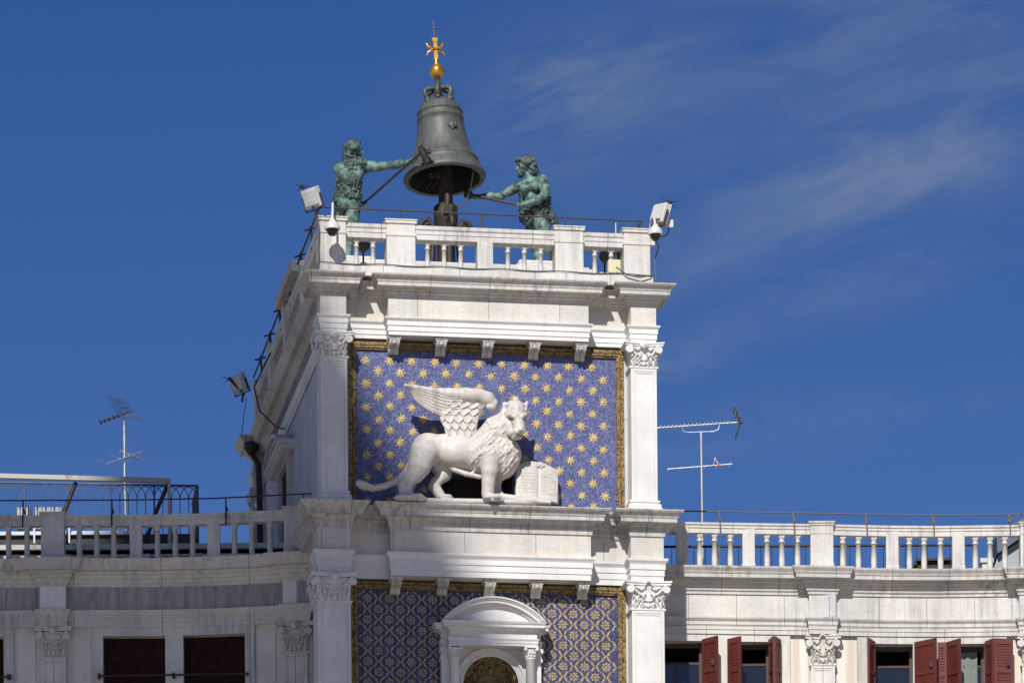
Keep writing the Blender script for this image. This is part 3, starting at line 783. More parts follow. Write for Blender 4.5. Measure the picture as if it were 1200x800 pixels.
for s in (-1,1):
    y0 = .46
    for k in range(4): m.sweep([(-3.42, y0+3.2*(k+1)-.5),(-3.42,y0+3.2*k)] if s < 0 else [(3.42,y0+3.2*k),(3.42,y0+3.2*(k+1)-.5)], RAILP)
m.build('handrail', M['rail_stone'], ba)
for s in (-1,1):
    for k in range(4):
        v = .46+3.2*(k+1); pier(min(s*3.5,s*3.04), max(s*3.5,s*3.04), v-.5, v)
        for q in range(6): dup(bal0, ba, (s*3.29, .46+3.2*k+.38+q*.385, ZB))
for s in (-1,1): MB().box(s*2.555-.085,s*2.555+.085,-.457,-.40,29.81,29.872).build('dark_gap_block', M['black'], TW)  # solid black blocks paint the dark gaps between the cornice ends
# raised terrace the bell stands on, and the slab hung off its left side
MB().box(-3.0,3.0,3.7,9.6,30.1,31.44).box(-2.9,2.9,3.85,9.4,31.44,31.52).build('bell_terrace', M['rail_stone'], TW, bevel=.02)
e1 = tr(341, 317, 4.0); e2 = tr(345, 303, 4.0)
MB().box(-3.66,-3.25,4.0,7.0,31.235,31.48).build('roof_slab', M['marble_cornice'], TW, bevel=.02)

# ================================================================== bell, its stand, the two bronze strikers
BV = 6.0
def P3(px, py, v): u, z = tr(px, py, v); return (u, v, z)
bu, bz = tr(521, 211, BV)
bell = thing('bell', 'great dark bronze bell hung between two green bronze men', 'bell', tloc(bu, BV, bz), PHI)
bell.rotation_euler = (R(-6), R(-2.6), PHI)
m = MB()
prof = [(.80,.0),(.90,-.01),(.925,.03),(.90,.10),(.815,.26),(.775,.36),(.79,.375),(.785,.40),(.765,.41),(.70,.52),(.655,.61),(.60,.80),(.555,1.0),(.525,1.2),(.508,1.34),(.525,1.35),(.525,1.375),(.505,1.385),(.495,1.50),(.512,1.51),(.512,1.535),(.49,1.55),(.475,1.62),(.44,1.69),(.36,1.74),(.30,1.76),(.28,1.80),(.0,1.81)]
m.lathe(prof, (0,0,0), 48, caps=False)
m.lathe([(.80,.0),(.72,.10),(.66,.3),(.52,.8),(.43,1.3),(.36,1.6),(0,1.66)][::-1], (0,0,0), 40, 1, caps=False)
m.ell((.16,-.555,1.03), .07,.03,.10, 10, 6); m.ell((.16,-.545,1.16), .03,.03,.04, 8, 5)
for s in (-1,1): m.ell((.16+s*.08,-.55,1.05), .03,.03,.07, 6, 5)
m.build('body', [M['bell'], M['bell_inner_shade']], bell)
def crown_loop(q):
    m = MB(); pts = []
    for k in range(11):
        t = k/10; rr = .10+.24*math.sin(t*math.pi*.85)**.9+(.05 if k == 10 else 0); z = 2.10-.32*t+.06*math.sin(t*math.pi)
        pts.append((rr*math.cos(q), rr*math.sin(q), z))
    pts[-1] = (.30*math.cos(q), .30*math.sin(q), 1.76)
    return m.tube(pts, [.055]*11, 8)
for k in range(6): crown_loop(k*math.pi/3+.3).build('crown_loop', M['bell'], bell)
m = MB().lathe([(.12,1.75),(.10,2.0),(.11,2.12),(.07,2.16),(.06,2.34),(.075,2.35),(.06,2.38)], (0,0,0), 12); m.build('crown_post', M['rust'], bell)
def Bp(px, py):                                                # a photo point, in the bell's own metres
    u, z = tr(px, py, BV); return (u-bu)+.0, z-bz
m = MB()
m.ell((0,0,2.50), .165,.165,.165, 20, 14)
m.lathe([(.05,2.64),(.075,2.66),(.055,2.69),(.045,2.74),(.06,2.77),(.04,2.79)], (0,0,0), 12)
m.build('gilded_ball', M['gilt'], bell)
m = MB()
m.box(-.042,.042,-.03,.03,2.78,3.24)
m.plate([(-.05,3.18),(.05,3.18),(.065,3.27),(-.065,3.27)], -.035,.035)
for s in (-1,1):
    m.tube([(0,0,3.02),(s*.10,0,3.03),(s*.16,0,3.08),(s*.19,0,3.15)], [.03,.026,.022,.012], 6)
    m.tube([(0,0,3.00),(s*.10,0,2.99),(s*.17,0,2.95),(s*.20,0,2.87)], [.03,.026,.022,.012], 6)
    m.tube([(0,-.03,3.01),(s*.10,-.09,3.03),(s*.16,-.13,3.10)], [.025,.02,.012], 6)
m.build('gilded_cross', M['gilt'], bell)
m = MB().tube([(0,0,3.24),(0,0,3.66)], [.016,.012], 6).ell((0,0,3.50), .035,.035,.03, 8, 6).tube([(0,0,3.56),(0,0,3.67)], .022, 6)
m.build('lightning_rod', M['cable'], bell)
m = MB()
for a in (-.35,-.22):                                          # striker arms hanging under the lip
    m.tube([(a,-.3,.15),(a-.02,-.32,-.20),(a-.13,-.36,-.33)], .022, 6).box(a-.05,a+.05,-.37,-.27,-.08,.02)
m.build('clapper_arm', M['iron'], bell)
m = MB().tube([(-.52,-.72,.42),(-.50,-.80,.25),(-.42,-.85,.10),(-.34,-.85,.05),(-.27,-.83,.12),(-.26,-.80,.22)], .012, 5); m.build('wire', M['cable'], bell)

st = thing('bell_stand', 'dark iron post with scrolled feet carrying the bell', 'bell stand', tloc(bu+.02, BV, 31.52), PHI)
zc_ = tr(521,262,BV)[1]-31.52
m = MB().lathe([(.30,0),(.22,.1),(.20,zc_-.2),(.25,zc_),(.27,zc_+.05),(.27,zc_+.36),(.22,zc_+.40),(.17,zc_+.44),(.16,zc_+.48),(.155,3.6)], (0,0,0), 20); m.build('post', M['iron'], st)
m = MB().box(-.09,.09,-.33,-.22,zc_+.14,zc_+.34).tube([(0,-.27,zc_+.3),(0,-.30,zc_+.5),(0,-.24,zc_+.62)], .07, 8); m.build('clamp', M['iron'], st)
def foot(q):
    m = MB(); pts = []
    for k in range(20):
        a = k/19*math.pi*3.2; rr = .20*(1-k/19*.75)
        pts.append((.40+rr*math.sin(a)*1.0-.0, 0, zc_-.13+rr*math.cos(a)))
    pts = [(.36,0,0),(.33,0,.5),(.30,0,zc_-.5),(.26,0,zc_-.12)]+pts
    rr = [.08,.075,.07,.065]+[.06-.03*k/19 for k in range(20)]
    Mx = Matrix.Rotation(q, 3, 'Z'); return m.tube([Mx @ Vector(p) for p in pts], rr, 8)
for q in (0, math.pi, math.pi*.5, -math.pi*.5): foot(q+.1).build('scroll_leg', M['iron'], st)
m = MB().tube([(.28,-.1,zc_+.32),(.42,-.2,zc_+.42),(.52,-.3,zc_+.75),(.60,-.35,zc_+1.2)], .02, 6); m.build('cable', M['cable'], st)

def fur(scale, amp): return lambda p: amp*(noise.noise(p*scale)+.6*noise.noise(p*scale*2.1))+amp*.4
def hand(f, wrist, grip, axis, r=.03, side=1):
    """palm at the wrist end, four bent fingers and a thumb closed round a rod running along axis through grip"""
    w_, g_ = Vector(wrist), Vector(grip); ax = Vector(axis).normalized(); d = (g_-w_).normalized()
    n = ax.cross(d).normalized()*side
    ax2 = d.cross(n).normalized()
    palm = g_-d*.045+n*.02
    f.cap(w_, palm, .05, .052, .03)
    f.ell(palm, (.062,.05,.062), .03)
    for k, ln in enumerate((.85,1.0,.95,.75)):
        b = palm+ax*(-.055+.037*k)
        f.chain([b, b+d*.07*ln+n*.028, b+d*.115*ln-n*.012, b+d*.085*ln-n*.055], [.024,.022,.021,.018], .008)
    b = palm-ax*.05
    f.chain([b, b+d*.045-n*.045-ax*.015, b+d*.09-n*.06+ax*.02], [.026,.023,.018], .01)
def striker(name, label, S, pts, facing):
    """one green bronze man; S(x, y, v) turns a sketch point into metres, pts holds his joints"""
    t = thing(name, label, 'bronze statue', tloc(*S(pts['foot'][0], pts['foot'][1], BV)), PHI)
    o = Vector(S(pts['foot'][0], pts['foot'][1], BV))
    def Q(a): return tuple(Vector(S(a[0], a[1], a[2] if len(a) > 2 else BV))-o)
    f = Field((-2.0,-1.1,-.06), (2.0,1.1,2.75), .0175)
    rr = pts['mpp']*.86
    for kind, pp, rs, k in pts['body']:
        if kind == 'chain': f.chain([Q(a) for a in pp], [r*rr for r in rs], k)
        elif kind == 'ell': f.ell(Q(pp), [r*rr for r in rs], k)
        elif kind == 'cut': f.ell(Q(pp), [r*rr for r in rs], k, True)
    for h in pts['hands']: hand(f, Q(h[0]), Q(h[1]), Vector(Q(h[3]))-Vector(Q(h[2])), side=h[4])
    f.build('body', M['verdigris'], t)
    f = Field((-1.0,-1.0,1.9), (1.0,1.0,2.85), .0175)
    for pp, rs, k in pts['hair']: f.ell(Q(pp), [r*rr for r in rs], k)
    rnd = random.Random(3)
    for pp, n, sp in pts['curls']:
        for i in range(n):
            a = rnd.uniform(0, 6.28); b = rnd.uniform(-1,1); c = math.sqrt(1-b*b)
            p = Vector(Q(pp))+Vector((math.cos(a)*c*sp[0], math.sin(a)*c*sp[1], b*sp[2]))*rr
            f.ell(p, [rnd.uniform(.032,.05)]*3, .012)
    f.build('hair', M['verdigris_fur'], t)
    f = Field((-1.0,-1.0,.5), (1.0,1.0,2.4), .016)
    for kind, pp, rs, k in pts['tunic']:
        if kind == 'chain': f.chain([Q(a) for a in pp], [r*rr for r in rs], k)
        elif kind == 'ell': f.ell(Q(pp), [r*rr for r in rs], k)
        elif kind == 'cut': f.ell(Q(pp), [r*rr for r in rs], k, True)
        elif kind == 'cutc': f.chain([Q(a) for a in pp], [r*rr for r in rs], k, True)
    f.build('fur_tunic', M['verdigris_fur'], t, bump=fur(19, .055))
    return t
def SL(x, y, v): u, z = tr(340+x/4.444, 150+y/4.444, v); return (u, v, z)
def SR(x, y, v): u, z = tr(530+x/5.333, 170+y/5.333, v); return (u, v, z)
A = {'foot': (304,692), 'mpp': 1/235,
 'body': [('chain',[(298,375,6),(308,300,6),(312,228,6)],[56,58,66],.08), ('chain',[(256,212,5.93),(385,196,6.03)],[34,33],.06),
   ('ell',(285,250,5.80),(46,26,52),.06), ('ell',(345,245,5.82),(44,26,50),.06), ('ell',(278,388,5.84),(40,34,44),.05), ('ell',(328,388,5.86),(38,34,44),.05),
   ('chain',[(326,190,6.0),(330,150,6.0)],[27,26],.04), ('ell',(330,118,6.0),(36,36,46),.03),
   ('ell',(362,128,6.0),(10,22,26),.03), ('chain',[(366,112,5.99),(379,130,5.98)],[5,7],.015), ('chain',[(352,150,6.0),(364,158,6.0)],[14,9],.02), ('chain',[(362,106,5.93),(366,106,6.07)],[6,6],.015), ('chain',[(366,140,5.97),(368,141,6.03)],[5,5],.01),
   ('chain',[(385,196,6.03),(440,204,5.95),(500,197,5.80),(560,190,5.62),(604,180,5.42)],[34,31,24,24,16],.05),
   ('chain',[(256,212,5.93),(262,300,6.12),(310,372,6.30),(352,392,6.36)],[34,27,22,16],.05),
   ('chain',[(326,400,5.97),(322,470,5.95),(312,540,5.96),(306,555,5.95),(305,610,5.99),(303,672,6.0)],[50,44,32,30,28,17],.05), ('ell',(306,602,6.03),(25,26,34),.04),
   ('chain',[(303,676,6.0),(322,686,5.92)],[17,13],.04), ('chain',[(298,684,6.04),(338,689,5.86)],[11,8],.03),
   ('chain',[(276,400,6.1),(268,470,6.22),(262,545,6.3),(258,610,6.42),(250,676,6.5)],[48,42,30,28,17],.05), ('chain',[(250,680,6.5),(290,688,6.42)],[14,9],.03)],
 'hands': [((604,180,5.42),(642,168,5.26),(600,195,5.44),(680,120,5.05),1), ((352,392,6.36),(378,396,6.36),(380,396,6.36),(600,200,5.98),-1)],
 'hair': [((322,108,6.0),(44,46,42),.03), ((306,146,6.05),(30,36,34),.03)],
 'curls': [((322,110,6.0),110,(46,46,42)), ((308,150,6.03),60,(36,40,30)), ((354,86,6.0),14,(16,30,10))],
 'tunic': [('chain',[(302,400,6.0),(300,340,6.0),(308,290,6.0),(312,232,6.0)],[70,64,66,70],.06), ('chain',[(268,216,5.95),(352,204,6.02)],[40,42],.05), ('chain',[(372,190,6.03),(392,205,6.03)],[36,30],.04),
   ('ell',(300,372,6.0),(84,70,52),.06), ('cut',(308,440,5.86),(62,60,95),.03), ('cut',(244,455,6.0),(26,120,45),.02), ('cut',(370,420,6.0),(36,120,62),.02), ('cut',(300,462,6.1),(130,140,52),.02), ('cut',(252,215,5.80),(34,30,60),.03)]}
hl = striker('bell_striker', 'bronze man seen from behind left of the bell, one arm stretched to it', SL, A, 1)
B = {'foot': (535,752), 'mpp': 1/282,
 'body': [('chain',[(512,425,6),(508,360,6),(490,285,5.98)],[56,60,72],.08), ('chain',[(412,262,6.12),(562,222,5.84)],[38,38],.06),
   ('ell',(462,270,5.80),(42,28,34),.05), ('ell',(512,258,5.74),(40,26,36),.05),
   ('chain',[(492,232,5.95),(474,180,5.98)],[34,29],.04), ('ell',(456,136,5.98),(44,44,58),.03),
   ('ell',(428,140,5.98),(20,34,34),.03), ('chain',[(416,124,5.97),(404,152,5.97)],[6,10],.015), ('chain',[(414,114,5.88),(412,114,6.06)],[8,8],.015), ('cut',(413,128,5.87),(7,9,5),.01),
   ('chain',[(428,168,5.98),(424,192,5.98)],[20,10],.03), ('chain',[(414,172,5.93),(414,172,6.03)],[6,6],.01), ('chain',[(432,166,5.90),(424,186,5.95)],[11,8],.02),
   ('chain',[(562,222,5.84),(578,270,5.74),(576,312,5.66),(530,345,5.58),(470,364,5.56)],[38,35,28,29,19],.05),
   ('chain',[(412,262,6.12),(360,290,6.15),(300,322,6.14),(240,320,6.08),(172,322,6.02)],[36,31,26,27,18],.05),
   ('chain',[(540,440,5.88),(568,520,5.82),(578,600,5.80),(600,650,5.86),(642,712,5.98),(662,742,6.06)],[60,54,38,36,26,20],.05), ('chain',[(662,742,6.06),(640,752,5.92)],[18,12],.03),
   ('chain',[(492,440,6.12),(500,520,6.10),(512,590,6.02),(522,640,6.04),(532,690,6.04),(534,738,6.02)],[58,50,36,36,30,20],.05), ('chain',[(534,742,6.02),(492,750,5.94)],[17,11],.03),
   ('ell',(498,330,5.76),(36,22,34),.05)],
 'hands': [((470,364,5.56),(428,378,5.56),(470,385,5.56),(200,335,5.98),1), ((172,322,6.02),(128,318,6.0),(250,348,5.98),(90,305,6.02),-1)],
 'hair': [((468,112,5.98),(50,52,44),.03), ((500,150,5.98),(36,46,42),.03)],
 'curls': [((470,112,5.98),100,(52,54,44)), ((502,152,5.98),70,(36,50,48)), ((524,180,5.95),16,(16,30,14)), ((412,96,5.98),12,(12,34,10)), ((428,186,5.98),14,(12,20,12))],
 'tunic': [('chain',[(520,430,6),(508,380,6)],[76,66],.06), ('ell',(525,420,6.0),(96,84,46),.06), ('chain',[(466,400,5.9),(468,450,5.88),(486,508,5.86)],[44,46,16],.03), ('chain',[(530,400,5.82),(560,455,5.82)],[50,30],.03), ('chain',[(600,430,5.95),(630,478,5.95)],[34,16],.03), ('chain',[(640,470,5.95),(655,495,5.95)],[12,8],.02),
   ('chain',[(560,250,5.90),(575,345,5.92),(560,410,5.92)],[30,34,40],.05), ('cut',(572,530,5.72),(46,90,58),.03), ('cut',(520,540,6.1),(120,130,62),.02), ('chain',[(440,300,6.1),(455,380,6.05)],[22,30],.04), ('cut',(500,370,5.66),(60,34,30),.02)]}
hr = striker('bell_striker', 'bearded bronze man facing the bell from its right, in a ragged fur skirt', SR, B, -1)
for o in (hl, hr): o['group'] = 'bronze men striking the bell'
# hammers
h1 = thing('hammer', 'long handled hammer held by the left bronze man against the bell', 'hammer', tloc(*SL(380,396,6.36)), PHI, 'bell hammers')
o1 = Vector(SL(380,396,6.36))
def rel(p, o): return Vector(p)-o
a, b = rel(SL(366,408,6.38), o1), rel(SL(694,118,5.0), o1)
MB().tube([a, b], .028, 8).build('handle', M['iron'], h1)
p = rel(SL(696,124,5.0), o1); q0, q1 = rel(SL(674,92,4.98), o1), rel(SL(718,180,5.02), o1)
m = MB().tube([q0, q0.lerp(q1,.2), q0.lerp(q1,.22), q0.lerp(q1,.75), q0.lerp(q1,.77), q1], [.055,.06,.085,.085,.10,.10], 8, smooth=False)
m.box(p.x-.02,p.x+.16,p.y-.05,p.y+.05,p.z-.03,p.z+.05); m.build('head', M['iron'], h1)
o2 = Vector(SR(428,378,5.56))
h2 = thing('hammer', 'long handled hammer held low by the right bronze man under the bell lip', 'hammer', tloc(*SR(428,378,5.56)), PHI, 'bell hammers')
MB().tube([rel(SR(470,388,5.54), o2), rel(SR(95,306,6.02), o2)], .03, 8).build('handle', M['rust'], h2)
p = rel(SR(98,310,6.02), o2); d = Vector((.35,0,-.10)).normalized()
MB().tube([p-Vector((.09,0,-.02)), p-Vector((.05,0,-.02)), p+Vector((.06,0,-.015)), p+Vector((.10,0,-.02))], [.06,.095,.095,.06], 8).build('head', M['iron'], h2)
# low white blocks the men stand on
for s, (px, py) in ((-1,(404,306.5)),(1,(633,312.5))):
    u, z = tr(px, py, 6.0)
    m = MB().box(-.62,.62,-.55,.75,0,z-31.52-.09).box(-.56,.56,-.5,.7,z-31.52-.09,z-31.52)
    o = m.build('pedestal', M['rail_stone'], None, tloc(u, 6.0, 31.52), bevel=.03); o.rotation_euler = (0,0,PHI)
    tag(o, 'low white stone block under the %s bronze man' % ('left' if s < 0 else 'right'), 'pedestal', 'blocks under the bronze men')

# ================================================================== winged lion and its book
LV = -.50
lo_ = Vector((tr(520,588,LV)[0], LV, 25.165))
def S2(x, y, v=LV): u, z = tr(400+x/4.444, 430+y/4.444, v); return tuple(Vector((u, v, z))-lo_)
LM = 1/249
lion = thing('winged_lion', 'white stone winged lion striding on the ledge, head turned out', 'lion statue', tloc(*lo_), PHI)
f = Field((-2.35,-.95,-.06), (2.45,.75,2.35), .0165)
def lc(pts, rs, k=.05, cut=False): f.chain([S2(*p) for p in pts], [r*LM for r in rs], k, cut)
def le(p, rs, k=.05, cut=False, M=None): f.ell(S2(*p), [r*LM for r in rs], k, cut, M)
V0 = LV
lc([(462,432,V0),(540,428,V0),(620,438,V0),(700,458,V0)], [76,74,86,100], .08)
le((448,428,V0-.02),(84,80,82),.08)
le((440,440,V0-.20),(74,40,80),.06); le((440,440,V0+.18),(74,40,80),.06)
le((585,455,V0-.05),(90,84,78),.08)
lc([(760,430,V0),(838,462,V0-.02),(838,506,V0-.03)], [98,96,76], .08); lc([(838,540,V0-.06),(832,572,V0-.06)], [44,20], .05)
le((770,470,V0-.22),(62,40,88),.06)
lc([(766,406,V0),(815,335,V0-.06),(866,268,V0-.12)], [96,78,50], .08)
# head, turned towards the square
HV = V0-.20
_lc, _le = lc, le
def hx(p): return ((p[0]-908)*.92+908, (p[1]-270)*.92+270, p[2])
def lc(p, r, *q): _lc([hx(a) for a in p], [x*.92 for x in r], *q)
def le(p, r, *q): _le(hx(p), [x*.92 for x in r], *q)
le((903,236,HV),(70,64,74),.04)
le((905,284,HV-.08),(60,54,52),.04)
lc([(914,272,HV-.17),(929,322,HV-.28)], [43,33], .03)
le((912,348,HV-.20),(35,46,24),.03)
le((934,330,HV-.425),(21,15,12),.012); lc([(934,336,HV-.42),(932,352,HV-.41)], [4,4], .008, True)
le((914,343,HV-.37),(24,22,17),.015); le((946,341,HV-.37),(17,20,16),.015)
lc([(880,268,HV-.215),(896,271,HV-.25),(908,279,HV-.27)], [15,17,10], .012, True); lc([(940,276,HV-.275),(950,269,HV-.25),(960,266,HV-.21)], [10,15,12], .012, True)
le((893,274,HV-.20),(12,10,8),.005); le((951,272,HV-.20),(10,10,8),.005)
lc([(862,252,HV-.19),(884,247,HV-.27),(902,256,HV-.295),(915,272,HV-.29)], [10,15,15,9], .014); lc([(933,272,HV-.29),(944,254,HV-.285),(960,246,HV-.23),(972,252,HV-.15)], [9,14,14,9], .014)
lc([(920,258,HV-.28),(932,322,HV-.37)], [15,16], .02)
lc([(886,356,HV-.28),(910,362,HV-.36),(934,356,HV-.39),(950,354,HV-.35)], [6,7,7,5], .008, True)
le((914,376,HV-.25),(32,32,12),.02)
lc([(866,300,HV-.14),(878,348,HV-.17)], [22,20], .03); lc([(890,300,HV-.27),(884,330,HV-.28),(894,352,HV-.30)], [5,6,4], .008, True)
lc([(853,226,HV+.0),(846,188,HV-.02)], [24,15], .02); le((852,206,HV-.115),(11,16,19),.01,True)
lc([(954,214,HV-.0),(973,176,HV-.02)], [22,9], .02); le((962,204,HV-.11),(9,14,16),.01,True)
for p, r in (((906,166,HV-.1),22),((886,182,HV-.12),11),((928,180,HV-.13),11),((906,190,HV-.17),10),((874,198,HV-.13),10),((942,196,HV-.15),10),((890,206,HV-.20),9),((922,206,HV-.21),9),((860,240,HV-.12),14),((852,268,HV-.08),16),((850,300,HV-.06),18),((858,332,HV-.08),18)): le(p,(r,r,r),.010)
lc, le = _lc, _le
# legs
lc([(776,470,V0-.26),(772,540,V0-.30),(766,600,V0-.29),(763,660,V0-.27)], [58,43,34,33], .03)
le((786,682,V0-.32),(50,46,20),.03)
for k in range(4): lc([(772+k*17,672,V0-.40+k*.02),(788+k*17,690,V0-.44+k*.03)], [15,11], .012)
lc([(800,540,V0+.20),(800,630,V0+.18),(826,678,V0+.06),(940,691,V0-.10)], [50,30,23,20], .04)
lc([(940,692,V0-.12),(1010,694,V0-.20),(1060,700,V0-.24)], [20,19,15], .03)
for k in range(4): lc([(1005+k*9,694+k*2,V0-.18-k*.03),(1062+k*8,703,V0-.16-k*.055)], [12,9], .01)
lc([(430,450,V0-.22),(405,520,V0-.26),(385,560,V0-.26)], [72,56,44], .05)
lc([(392,548,V0-.26),(345,592,V0-.27),(330,612,V0-.27),(336,660,V0-.27)], [44,34,34,33], .04)
le((352,678,V0-.30),(72,46,20),.03); le((300,682,V0-.28),(30,34,14),.03)
for k in range(4): lc([(380+k*10,672,V0-.36+k*.03),(412+k*8,688,V0-.38+k*.04)], [15,11], .012)
lc([(490,480,V0+.18),(530,545,V0+.18),(535,560,V0+.16)], [62,44,36], .05)
lc([(535,560,V0+.16),(492,598,V0+.12),(482,618,V0+.10),(512,664,V0+.05)], [36,28,28,27], .04)
le((538,680,V0+.02),(42,40,18),.03)
for k in range(3): lc([(545+k*9,674,V0-.04+k*.04),(568+k*5,688,V0-.06+k*.05)], [13,10], .012)
lc([(392,430,V0-.05),(372,482,V0-.1),(338,550,V0-.12),(288,594,V0-.15),(228,618,V0-.15),(165,630,V0-.12),(118,618,V0-.1),(96,606,V0-.1)], [26,20,19,18,17,18,22,22], .03)
for k in range(3): lc([(170,624+k*6,V0-.18+k*.05),(120,604+k*10,V0-.2+k*.06),(88,598+k*12,V0-.14+k*.04)], [9,10,7], .01)
lc([(548,505,V0-.1),(590,535,V0-.14),(650,556,V0-.16),(722,572,V0-.14)], [12,13,13,12], .02)
# plinth the paws stand on
lc([(300,694,V0-.2),(560,697,V0-.1),(820,700,V0-.2),(1080,708,V0-.15)], [16,15,14,14], .02)
# mane: locks laid on the skin that is there
rnd = random.Random(11)
done = []; locks = []
for k in range(1500):
    x = rnd.uniform(688, 948); y = rnd.uniform(228, 585)
    if y < 340 and not (735+(340-y)*.55 < x < 862): continue
    if x < 735 and y < 385: continue
    if x > 836 and y < 372: continue
    if 722 < x < 815 and y > 455: continue
    if any(abs(x-p) < 17 and abs(y-q) < 27 for p, q in done): continue
    px_, _, pz_ = S2(x, y); yf = f.front(px_, pz_)
    if yf is None: continue
    done.append((x, y))
    dx = -14+(-12 if x < 780 else 10 if x > 880 else 0)+rnd.uniform(-8,8); dl = rnd.uniform(44, 66); c = (1 if (int(y)//40) % 2 else -1)*rnd.uniform(7,12)
    pts = []
    for s in range(7):
        t = s/6; xx = x+dx*t+c*math.sin(t*math.pi*2); yy = y+dl*t
        qx, _, qz = S2(xx, yy); yq = f.front(qx, qz)
        if yq is None or abs(yq-yf) > .16: break
        pts.append((qx, yq-.007, qz))
    if len(pts) > 3: locks.append(pts)
for pts in locks: f.chain(pts, [.020,.026,.028,.027,.023,.018,.012][:len(pts)], .006)
f.build('body', M['lion_stone'], lion)
# near wing, one skin: arm, long primaries, rows of coverts
f = Field((-1.85,-.75,1.1), (1.35,.35,2.6), .0135)
WV = V0-.12
lc([(333,95,WV-.05),(400,108,WV-.03),(470,122,WV-.01),(560,140,WV),(650,146,WV),(715,150,WV),(762,166,WV),(790,190,WV),(786,208,WV-.02),(768,208,WV-.05)], [8,12,17,30,37,38,36,26,19,15], .03)
shields = MB()
def curve(pts):
    d = [0]
    for p, q in zip(pts, pts[1:]): d.append(d[-1]+math.hypot(q[0]-p[0], q[1]-p[1]))
    P = [pts[0]]+list(pts)+[pts[-1]]
    def at(t):
        x = t*d[-1]; i = max(k for k in range(len(pts)-1) if d[k] <= x+1e-9); u = (x-d[i])/max(d[i+1]-d[i], 1e-9)
        r = []
        for c in (0,1):
            p0, p1, p2, p3 = P[i][c], P[i+1][c], P[i+2][c], P[i+3][c]
            r.append(.5*(2*p1+(p2-p0)*u+(2*p0-5*p1+4*p2-p3)*u*u+(3*p1-p0-3*p2+p3)*u**3))
        return r
    return at
def sheet(A, B, na, nb, v):
    """a carved slab between two curves; v(s, t) is the depth of its face"""
    vs = []
    for back in (0, 1):
        for i in range(na+1):
            a, b = A(i/na), B(i/na)
            for j in range(nb+1):
                t = j/nb; vs.append(S2(a[0]+(b[0]-a[0])*t, a[1]+(b[1]-a[1])*t, v(i/na, t) if not back else WV+.06))
    w_ = nb+1; o = (na+1)*w_; fs = []
    for i in range(na):
        for j in range(nb): q = (i*w_+j, i*w_+j+1, (i+1)*w_+j+1, (i+1)*w_+j); fs += [q, tuple(o+k for k in q[::-1])]
    for i in range(na): fs += [(i*w_,(i+1)*w_,o+(i+1)*w_,o+i*w_), (i*w_+nb,o+i*w_+nb,o+(i+1)*w_+nb,(i+1)*w_+nb)]
    for j in range(nb): fs += [(j,o+j,o+j+1,j+1), (na*w_+j,na*w_+j+1,o+na*w_+j+1,o+na*w_+j)]
    shields.add(vs, [f_[::-1] for f_ in fs], 0, False)
edge = lambda x: min(1, x*9)**.5
def quills(u, t):
    k = t*6.6+.25*u; fr = k%1
    return WV-.035-.030*edge(t+.02)*(1-.45*u)-(.034*(1-.5*u))*(fr**.7)*(1 if t < .97 else .4)-(.010 if .42 < fr < .54 else 0)
sheet(curve([(640,150),(560,144),(470,126),(400,110),(333,91)]), curve([(600,262),(540,258),(500,247),(440,218),(396,184),(355,132),(335,97)]), 60, 80, quills)
def coverts(u, t):
    x, y = t*4.2, u*5.0; h = .045*max(0, .12-u)/.12
    for i in range(-1, 7):
        best = None
        for c in range(-1, 7):
            cx = c+(.5 if i % 2 else 0); d2 = ((x-cx)/.60)**2+((y-i)/1.12)**2
            if d2 < 1 and y > i-.2: best = max(best or 0, d2)
        if best is not None:
            h = .010+.034*best; break
    e = min(edge(t+.01), edge(1.01-t))
    return WV-.03-.035*e-h*e
sheet(curve([(560,172),(530,205),(513,240),(518,280),(535,315),(546,362)]), curve([(762,190),(742,210),(722,240),(712,280),(706,320),(704,362)])
      , 110, 90, coverts)
le((632,262,WV+.06),(70,22,95),.03)
f.build('wing', M['lion_stone'], lion, extra=shields)
# open book under the paw
bo = Vector((tr(629,590,-.55)[0], -.55, 25.20))
def S3(x, y, v): u, z = tr(400+x/4.444, 430+y/4.444, v); return Vector((u, v, z))-bo
book = thing('stone_book', 'open white stone book leaning beside the lion’s front paw'.replace('’', "'"), 'book', tloc(*bo), PHI)
def page(pts, name, n=8):
    """one half of the open book, swelling from the gutter; pts = top outer, top inner, bottom inner, bottom outer"""
    m = MB(); to, ti, bi, bo_ = [Vector(p) for p in pts]; vs = []; k = n+1
    for b in (0,1):
        for j in (0,1):
            for i in range(k):
                t = i/n; p = (to.lerp(ti,t) if j == 0 else bo_.lerp(bi,t)); sw = .045*math.sin(math.pi*min(1,(t*.9+.1)))**.7
                vs.append(p+Vector((0, -sw if b == 0 else .10, 0)))
    fs = []
    for i in range(n):
        fs += [(i,i+1,k+i+1,k+i), (2*k+i,3*k+i,3*k+i+1,2*k+i+1), (i,2*k+i,2*k+i+1,i+1), (k+i,k+i+1,3*k+i+1,3*k+i)]
    fs += [(0,k,3*k,2*k), (n,2*k+n,3*k+n,k+n)]
    m.add(vs, [q[::-1] for q in fs], 0)
    for r in range(9):                                           # worn cut lines of writing
        t = .10+.088*r; x0 = .10 if name else .12
        a = to.lerp(bo_, t).lerp(ti.lerp(bi,t), .10); b = to.lerp(bo_, t).lerp(ti.lerp(bi,t), .88)
        for s in range(7):
            if rnd.random() < .12: continue
            p = a.lerp(b, (s+.1)/7); q = a.lerp(b, (s+rnd.uniform(.55,.95))/7); tt = .10+.78*(s+.4)/7
            sw = .045*math.sin(math.pi*min(1,(tt*.9+.1)))**.7
            m.add([p+Vector((0,-sw-.003,-.011)),q+Vector((0,-sw-.003,-.011)),q+Vector((0,-sw-.003,.008)),p+Vector((0,-sw-.003,.008))], [(0,1,2,3)], 1)
    return m
M['ink'] = NT('worn_lettering').out((.38,.345,.30), .8)
